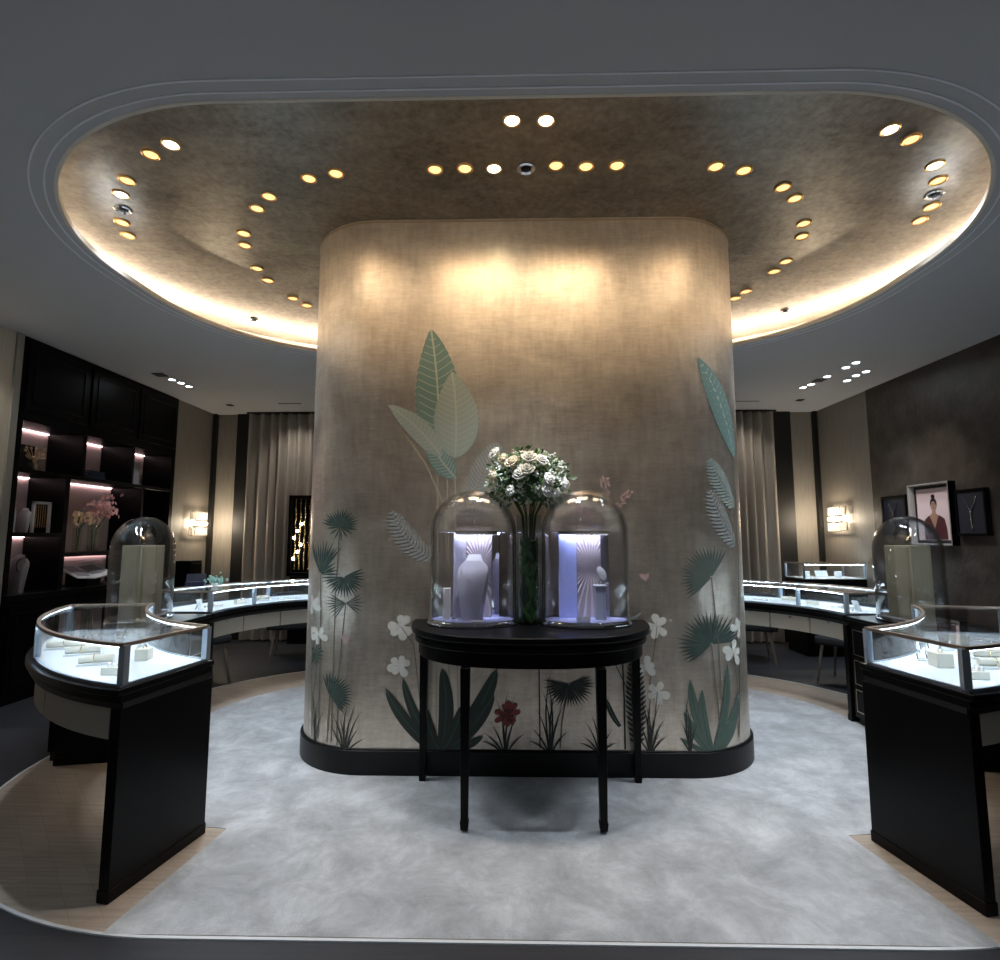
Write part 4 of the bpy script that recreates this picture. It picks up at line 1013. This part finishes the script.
# vases with orchids
for (y, h, r, lab, m2, bc, br, nb) in ((5.82, .26, .04, 'slim clear vase of peach orchids, left of the pink ones in the bookcase', 'peach_petal', (5.83, 1.72), .13, 60), (6.05, .30, .055, 'wider glass vase of pink orchids in the middle of the bookcase', 'pink_petal', (6.12, 1.83), .19, 130)):
    xx = XL-.06; t = thing('flower_vase', lab, 'vase', (xx, y, 1.345))
    MB().lathe([(0, 0), (r, 0), (r, h), (r*.92, h), (r*.92, .01), (0, .01)], (xx, y, 1.346), 24).build('vase_glass', 'vase_glass', t)
    mb = MB(); mf = MB(); r3 = random.Random(int(y*100))
    for i in range(7): a = r3.random()*6.3; mb.tube([(xx+.01*cos(a), y+.01*sin(a), 1.36), (xx+.02*cos(a), y+.03*sin(a), 1.6), (xx+.05*cos(a)+.04, bc[0]+br*.7*sin(a), bc[1])], .003, 5)
    mb.build('stems', 'stem_green', t)
    for i in range(nb):
        c = Vector((xx+.04+r3.gauss(0, .035), bc[0]+r3.gauss(0, br*.5), bc[1]+r3.gauss(0, br*.30))); c.x = max(c.x, XL-.2)
        Rr = Matrix.Rotation(r3.random()*6.3, 3, 'X') @ Matrix.Rotation(r3.uniform(-.7, .7), 3, 'Z')
        for j in range(4): mf.ell(c+Rr @ Vector((.002, .012*cos(j*1.57), .012*sin(j*1.57))), (.004, .012, .009), 6, 4, Rr)
    o = mf.build('orchid_blooms', m2, t, smooth=60); o['kind'] = 'stuff'
# open book on a stand
t = thing('open_book', 'large open magazine with grey photographs on a tilted stand in the bookcase', 'book', (XL-.05, 5.98, .98))
def tiltplane(mb, y0, y1, dz0, dz1, x0, x1, z0, z1, th=.004):
    vs = [(x0, y0, z0+dz0), (x1, y0, z1+dz0), (x1, y1, z1+dz1), (x0, y1, z0+dz1)]
    mb.add(vs+[(a, b_, c-th) for a, b_, c in vs], [(0, 1, 2, 3), (7, 6, 5, 4), (0, 4, 5, 1), (1, 5, 6, 2), (2, 6, 7, 3), (3, 7, 4, 0)])
mb = MB(); tiltplane(mb, 5.72, 5.97, .02, 0, XL-.22, XL+.06, 1.20, 1.07, .012); tiltplane(mb, 5.97, 6.26, 0, .03, XL-.22, XL+.06, 1.20, 1.07, .012); mb.build('pages', 'paper', t)
mb = MB(); tiltplane(mb, 5.76, 5.94, .020, .008, XL-.18, XL+.03, 1.185, 1.089, .002); tiltplane(mb, 6.0, 6.2, .008, .026, XL-.16, XL+.0, 1.177, 1.104, .002); mb.build('photograph', 'print_grey', t)
MB().box(XL-.2, XL+.04, 5.85, 6.12, .981, 1.0).add([(XL-.2, 5.88, 1.0), (XL-.2, 6.08, 1.0), (XL-.2, 6.08, 1.17), (XL-.2, 5.88, 1.17), (XL+.04, 5.88, 1.0), (XL+.04, 6.08, 1.0), (XL+.04, 6.08, 1.062), (XL+.04, 5.88, 1.062)], [(0, 1, 2, 3), (4, 7, 6, 5), (3, 2, 6, 7), (0, 4, 5, 1), (0, 3, 7, 4), (1, 5, 6, 2)]).build('book_stand', 'black', t)
t = thing('candlestick', 'slender silver candlestick in the right niche of the second bookcase row', 'candlestick', (XL-.08, 6.86, 1.345))
MB().lathe([(0, 0), (.035, 0), (.03, .01), (.006, .03), (.005, .25), (.012, .27), (.012, .30), (.006, .32), (.006, .70), (0, .705)], (XL-.08, 6.86, 1.346), 16).build('stick', 'silver', t)
t = fpic('hanging_display', 'dark narrow framed display on the left wall in front of the bookcase', 4.72, 1.05, .12, .80, XL+.03, ('frame_grey', 'print_grey'), cat='wall display')

# ------------------------------------------------------------------ sconces
def sconce(wx, y, z, sg, label):
    t = thing('wall_sconce', label, 'wall lamp', (wx, y, z))
    x0, x1 = sorted((wx, wx+sg*.015)); MB().box(x0, x1, y-.13, y+.13, z-.05, z+.07).build('back_plate', 'chrome', t)
    for zz, ww, hh, dx in ((z+.10, .20, .055, .05), (z-.115, .22, .055, .05)):
        mb = MB()
        for i in range(9):
            yy = y-ww+2*ww*i/8; mb.cyl((wx+sg*dx, yy, zz-hh), (wx+sg*dx, yy, zz+hh), .010, n=6)
        mb.build('crystal_row', 'crystal', t)
        x0, x1 = sorted((wx+sg*(dx-.012), wx+sg*(dx+.012)))
        MB().box(x0, x1, y-ww-.012, y+ww+.012, zz+hh, zz+hh+.006).box(x0, x1, y-ww-.012, y+ww+.012, zz-hh-.006, zz-hh).box(*sorted((wx, wx+sg*dx)), y-.01, y+.01, zz-.01, zz+.01).build('rail', 'chrome', t)
    MB().cyl((wx+sg*.05, y-.19, z-.005), (wx+sg*.05, y+.19, z-.005), .026, n=12).build('lamp_tube', 'sconce_core', t, label='glowing warm white tube')
    l = bpy.data.lights.new('sconce_glow', 'POINT'); l.energy = 11; l.color = (1, .83, .62); l.shadow_soft_size = .05
    o = bpy.data.objects.new('sconce_glow', l); COL.objects.link(o); o.location = (wx+sg*.17, y, z)
sconce(XL, 7.91, 1.71, 1, 'lit crystal wall sconce on the beige wall beside the bookcase')
sconce(XR, 7.80, 1.77, -1, 'lit crystal wall sconce on the beige wall at the rear right')

# ------------------------------------------------------------------ pictures on the right wall
def flat(mb, X, yc, pts, d): # pts in (u to the right as seen, v up) metres
    mb.prism  # outline lies in the wall plane
    n = len(pts); mb.add([(X, yc-u, v) for u, v in pts]+[(X-d, yc-u, v) for u, v in pts], [tuple(range(n)), tuple(range(2*n-1, n-1, -1))]+[(i, (i+1) % n, n+(i+1) % n, n+i) for i in range(n)])
def oval(cx, cz, rx, rz, n=20): return [(cx+rx*cos(2*PI*i/n), cz+rz*sin(2*PI*i/n)) for i in range(n)]
XW = XR-.012
def wframe(name, label, y0, y1, z0, z1, dep, mf, mback, bw, side=None):
    t = thing(name, label, 'picture', (XW, (y0+y1)/2, z0))
    MB().box(XW-dep, XW, y0, y1, z0, z1).build('backing', side or 'black_trim', t)
    x0, x1 = XW-dep-.014, XW-dep
    MB().box(x0, x1, y0, y0+bw, z0, z1).box(x0, x1, y1-bw, y1, z0, z1).box(x0, x1, y0+bw, y1-bw, z0, z0+bw).box(x0, x1, y0+bw, y1-bw, z1-bw, z1).build('frame', mf, t, bevel=.002)
    MB().box(x1-.003, x1, y0+bw, y1-bw, z0+bw, z1-bw).build('background', mback, t)
    return t, x1-.003
def necklace(t, X, yc, zt, s=1.0):
    mb = MB(); N = lambda u, v: (X-.006, yc-u*s, zt-v*s)
    mb.tube([N(-.075, 0), N(-.06, .05), N(-.03, .10), N(0, .135)], .0055, 6).tube([N(.075, 0), N(.06, .05), N(.03, .10), N(0, .135)], .0055, 6)
    mb.tube([N(0, .13), N(.002, .22), N(.006, .30)], .0075, 6); mb.ell(N(0, .15), .014, 8, 6).ell(N(.007, .30), (.008, .008, .02), 8, 6)
    mb.build('necklace', 'silver', t, label='silver Y-shaped necklace')
t, X = wframe('framed_necklace', 'small black framed picture of a necklace, left of the portrait on the right wall', 6.44, 6.86, 1.53, 2.0, .03, 'black', 'navy_velvet', .03); necklace(t, X, 6.66, 1.91, .9)
t, X = wframe('framed_necklace', 'black framed picture of a silver necklace, right of the portrait on the right wall', 5.36, 5.73, 1.52, 1.985, .035, 'black', 'navy_velvet', .025); necklace(t, X, 5.545, 1.905, 1.0)
t = thing('framed_portrait', 'large framed portrait of a woman in a dark plunging top on the right wall', 'picture', (XW, 6.06, 1.43)); yc = 6.055
def hollow(x0, x1, y0, y1, z0, z1, w): return MB().box(x0, x1, y0, y0+w, z0, z1).box(x0, x1, y1-w, y1, z0, z1).box(x0, x1, y0+w, y1-w, z0, z0+w).box(x0, x1, y0+w, y1-w, z1-w, z1)
hollow(XW-.075, XW, 5.76, 6.35, 1.42, 2.09, .012).build('frame', 'black', t)  # black puts the shade of the frame's near side into its colour
hollow(XW-.079, XW-.075, 5.76, 6.35, 1.42, 2.09, .012).build('front_edge', 'frame_grey', t)
hollow(XW-.074, XW-.01, 5.772, 6.338, 1.432, 2.078, .006).build('reveal', 'frame_white', t, label='white inner side of the deep frame')
MB().box(XW-.012, XW, 5.778, 6.332, 1.438, 2.072).build('mat_border', 'black_trim', t)
MB().box(XW-.016, XW-.012, 5.815, 6.295, 1.475, 2.035).build('print', 'print_pink', t); XP = XW-.016
pr = [c for c in COL.objects if c.parent == t and c.name.startswith('print')][-1]
mb = MB(); flat(mb, XP, yc, [(-.15, 1.48), (-.155, 1.62), (-.135, 1.70), (-.085, 1.735), (-.04, 1.75), (0, 1.66), (.04, 1.75), (.085, 1.735), (.14, 1.70), (.165, 1.60), (.17, 1.48)], .0012); mb.build('dark_top', 'wine', pr)
mb = MB(); flat(mb, XP, yc, [(-.022, 1.80), (-.024, 1.765), (-.065, 1.742), (0, 1.60), (.065, 1.742), (.024, 1.765), (.022, 1.80)], .0024); flat(mb, XP, yc, oval(0, 1.850, .043, .060), .0026); mb.build('face_and_neck', 'skin', pr)
mb = MB(); flat(mb, XP, yc, [(.046*cos(a), 1.862+.066*sin(a)) for a in [rad(-15+210*i/16) for i in range(17)]]+[(-.030, 1.875), (-.015, 1.893), (.015, 1.893), (.030, 1.875)], .0034); flat(mb, XP, yc, oval(0, 1.945, .026, .024), .0030); mb.build('hair', 'hair', pr)
mb = MB()
for u in (-.016, .016): flat(mb, XP, yc, oval(u, 1.857, .0075, .0035), .0036); flat(mb, XP, yc, [(u-.010, 1.868), (u+.010, 1.868), (u+.009, 1.872), (u-.009, 1.872)], .0036)
mb.build('eyes', 'hair', pr)
mb = MB(); flat(mb, XP, yc, oval(0, 1.822, .011, .0048), .0036); mb.build('mouth', 'wine', pr)
mb = MB(); flat(mb, XP, yc, [(-.003, 1.855), (.003, 1.855), (.006, 1.837), (-.006, 1.837)], .0034); mb.build('nose', 'skin_dark', pr)
spot('picture_beam', (3.6, 5.9, HC-.03), 42, 58, .8, (1, .93, .86), (XR, 6.0, 1.6))

# ------------------------------------------------------------------ things behind the counters
t = thing('small_showcase', 'small straight glass showcase on a black cabinet by the rear right wall', 'display counter', (4.16, 7.5, 0))
MB().box(3.76, 4.56, 7.25, 7.75, .004, .97).build('cabinet', 'black', t, bevel=.004)
MB().box(3.77, 4.55, 7.26, 7.74, .97, .978).build('display_floor', 'tray_white', t)
MB().band([(3.76, 7.25), (4.56, 7.25), (4.56, 7.75), (3.76, 7.75)], [(3.776, 7.266), (4.544, 7.266), (4.544, 7.734), (3.776, 7.734)], 1.155, 1.17, closed=True).build('top_rail', 'bronze', t)
MB().band([(3.762, 7.252), (4.558, 7.252), (4.558, 7.748), (3.762, 7.748)], [(3.766, 7.256), (4.554, 7.256), (4.554, 7.744), (3.766, 7.744)], .978, 1.155, closed=True).box(3.77, 4.55, 7.26, 7.74, 1.16, 1.165).build('glass', 'case_glass', t)
for x, y in ((3.772, 7.262), (4.548, 7.262), (3.772, 7.738), (4.548, 7.738)): MB().box(x-.01, x+.01, y-.01, y+.01, .978, 1.155).build('corner_post', 'steel', t)
MB().box(3.79, 4.53, 7.268, 7.274, 1.150, 1.155).build('light_strip', 'case_led', t)
def item(x, y, z, label, kind):
    if kind == 'block': o = MB().obox((x, y, z+.04), (.09, .04, .08), rad(15)).build('display_block', 'pad_white', bevel=.003); tag(o, label, 'display block')
    else: o = MB().obox((x, y, z+.045), (.16, .008, .085), 0, rad(-20)).build('display_easel', 'pad_white'); tag(o, label, 'display easel')
item(3.92, 7.5, .978, 'white block at the left end of the small rear right showcase', 'block'); item(4.12, 7.5, .978, 'white tilted easel panel in the small rear right showcase', 'easel'); item(4.34, 7.5, .978, 'white block at the right end of the small rear right showcase', 'block')
# chairs behind the far counters
def chair(x, y, rz, label):
    t = thing('armchair', label, 'chair', (x, y, 0), None, rz)
    MB().box(-.26, .26, -.25, .25, .38, .47).build('seat', 'chair_fabric', t, local=True, bevel=.03)
    A_ = [(.28*cos(a), .03+.27*sin(a)) for a in [rad(-25+230*i/20) for i in range(21)]]; B2 = [(.33*cos(a), .03+.32*sin(a)) for a in [rad(-25+230*i/20) for i in range(21)]]
    MB().band(A_, B2, .36, .80).build('backrest', 'chair_fabric', t, local=True, bevel=.015)
    for sx in (-1, 1):
        for sy in (-1, 1): MB().cyl((sx*.25, sy*.22, 0), (sx*.20, sy*.18, .385), .011, .018, 8).build('leg', 'bronze', t, local=True)
chair(-3.35, 5.95, rad(50), 'dark upholstered armchair behind the far left showcase'); chair(-2.75, 7.05, rad(15), 'dark upholstered armchair behind the far left showcase close to the curtain')
chair(3.55, 6.0, rad(-50), 'dark upholstered armchair behind the far right showcase'); chair(2.95, 7.05, rad(-15), 'dark upholstered armchair behind the far right showcase close to the curtain')
t = thing('side_cabinet', 'narrow dark cabinet against the beige wall between bookcase and left sconce', 'cabinet', (-4.44, 7.53, 0))
MB().box(-4.57, -4.32, 7.40, 7.66, .004, 1.19).build('body', 'black', t, bevel=.004); MB().box(-4.32, -4.305, 7.42, 7.64, .06, 1.15).build('door', 'black_lacquer', t, bevel=.003)
# navy box and blossoms on the far left showcase
def at_zr(px, py, z): v = at_z(px, py, z); return v
p = Vector((-2.98, 5.25, ZG))
t = thing('gift_box', 'open navy gift box on top of the far left showcase', 'box', p)
MB().obox((p.x-.03, p.y, p.z+.020), (.16, .12, .040), rad(20)).build('box_base', 'navy', t, bevel=.003)
MB().obox((p.x-.06, p.y+.06, p.z+.062), (.17, .012, .10), rad(20), rad(-25)).build('box_lid', 'navy', t, bevel=.003)
t = thing('posy', 'small posy of pale mint blossoms beside the navy gift box', 'flowers', (p.x+.16, p.y, ZG))
MB().lathe([(0, 0), (.03, 0), (.036, .03), (.03, .03), (.028, .006), (0, .006)], (p.x+.16, p.y, ZG), 16).build('cup', 'pad_white', t)
mb = MB(); r4 = random.Random(8)
for i in range(40): mb.ell((p.x+.16+r4.gauss(0, .04), p.y+r4.gauss(0, .03), ZG+.055+r4.gauss(0, .018)), r4.uniform(.010, .017), 7, 5)
mb.build('blossoms', 'teal_petal', t, smooth=60)
# mirrored panel with beads in front of the left curtain
t = thing('bead_display', 'tall black framed display with hanging gold and crystal beads before the left curtain', 'display stand', (-3.02, 8.0, 0))
MB().box(-3.26, -2.78, 8.03, 8.05, .95, 2.12).build('back_panel', 'black_lacquer', t)
MB().box(-3.26, -3.21, 7.98, 8.05, .95, 2.12).box(-2.83, -2.78, 7.98, 8.05, .95, 2.12).box(-3.26, -2.78, 7.98, 8.05, 2.07, 2.12).box(-3.26, -2.78, 7.98, 8.05, .95, 1.0).build('frame', 'black', t, bevel=.004)
MB().box(-3.20, -2.84, 7.95, 8.06, .004, .95).build('stand', 'black', t)
r5 = random.Random(9)
for k in range(4):
    x = -3.16+.07*k; mb = MB().tube([(x, 8.01, 1.04), (x, 8.01, 2.07)], .003, 5)
    for j in range(26): mb.ell((x+.006*sin(j), 8.01, 1.05+.038*j), r5.uniform(.008, .019), 7, 5)
    mb.build('bead_string', 'gold', t, smooth=60)
mb = MB()
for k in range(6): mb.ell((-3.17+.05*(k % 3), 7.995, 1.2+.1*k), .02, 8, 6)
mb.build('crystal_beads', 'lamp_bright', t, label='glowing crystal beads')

for sx, w_ in ((-3.15, 'left'), (3.3, 'right')):  # dark slot on the left, unseen mirrored copy right; beams added to light curtains
    t = thing('ceiling_slot', 'slim dark slot in the grey ceiling before the %s curtain, given an added beam' % w_, 'ceiling light', (sx, 7.6, HC))
    MB().box(sx-.16, sx+.16, 7.585, 7.615, HC-.005, HC).build('housing', 'black_trim', t)
    MB().box(sx-.14, sx+.14, 7.594, 7.606, HC-.007, HC-.005).build('lens', 'print_grey', t)
    spot('curtain_fill_beam', (sx, 7.6, HC-.02), 22, 95, .9, (1, .93, .84), (sx*1.02, 8.25, 1.9), .04)

# ------------------------------------------------------------------ overall light and view
w = bpy.data.worlds.new('world'); S.world = w; w.use_nodes = True
w.node_tree.nodes['Background'].inputs[0].default_value = (.5, .6, .75, 1); w.node_tree.nodes['Background'].inputs[1].default_value = .02
# ceiling lights of the part of the shop behind the camera
for x, y in ((-2.6, -.6), (0, -.6), (2.6, -.6), (-2.6, -2.0), (0, -2.0), (2.6, -2.0)):
    make_down('cool_downlight', 'cool downlight in the grey ceiling, in the aisle before the pillar', x, y, HC, 'lamp_cool', .05, group='cool downlights in the front aisle')
    spot('cool_downlight_beam', (x, y, HC-.03), 70, 110, .8, (.80, .90, 1))
vs = S.view_settings; vs.view_transform = 'Standard'; vs.look = 'None'; vs.exposure = 0.25; vs.gamma = 1; vs.use_curve_mapping = False
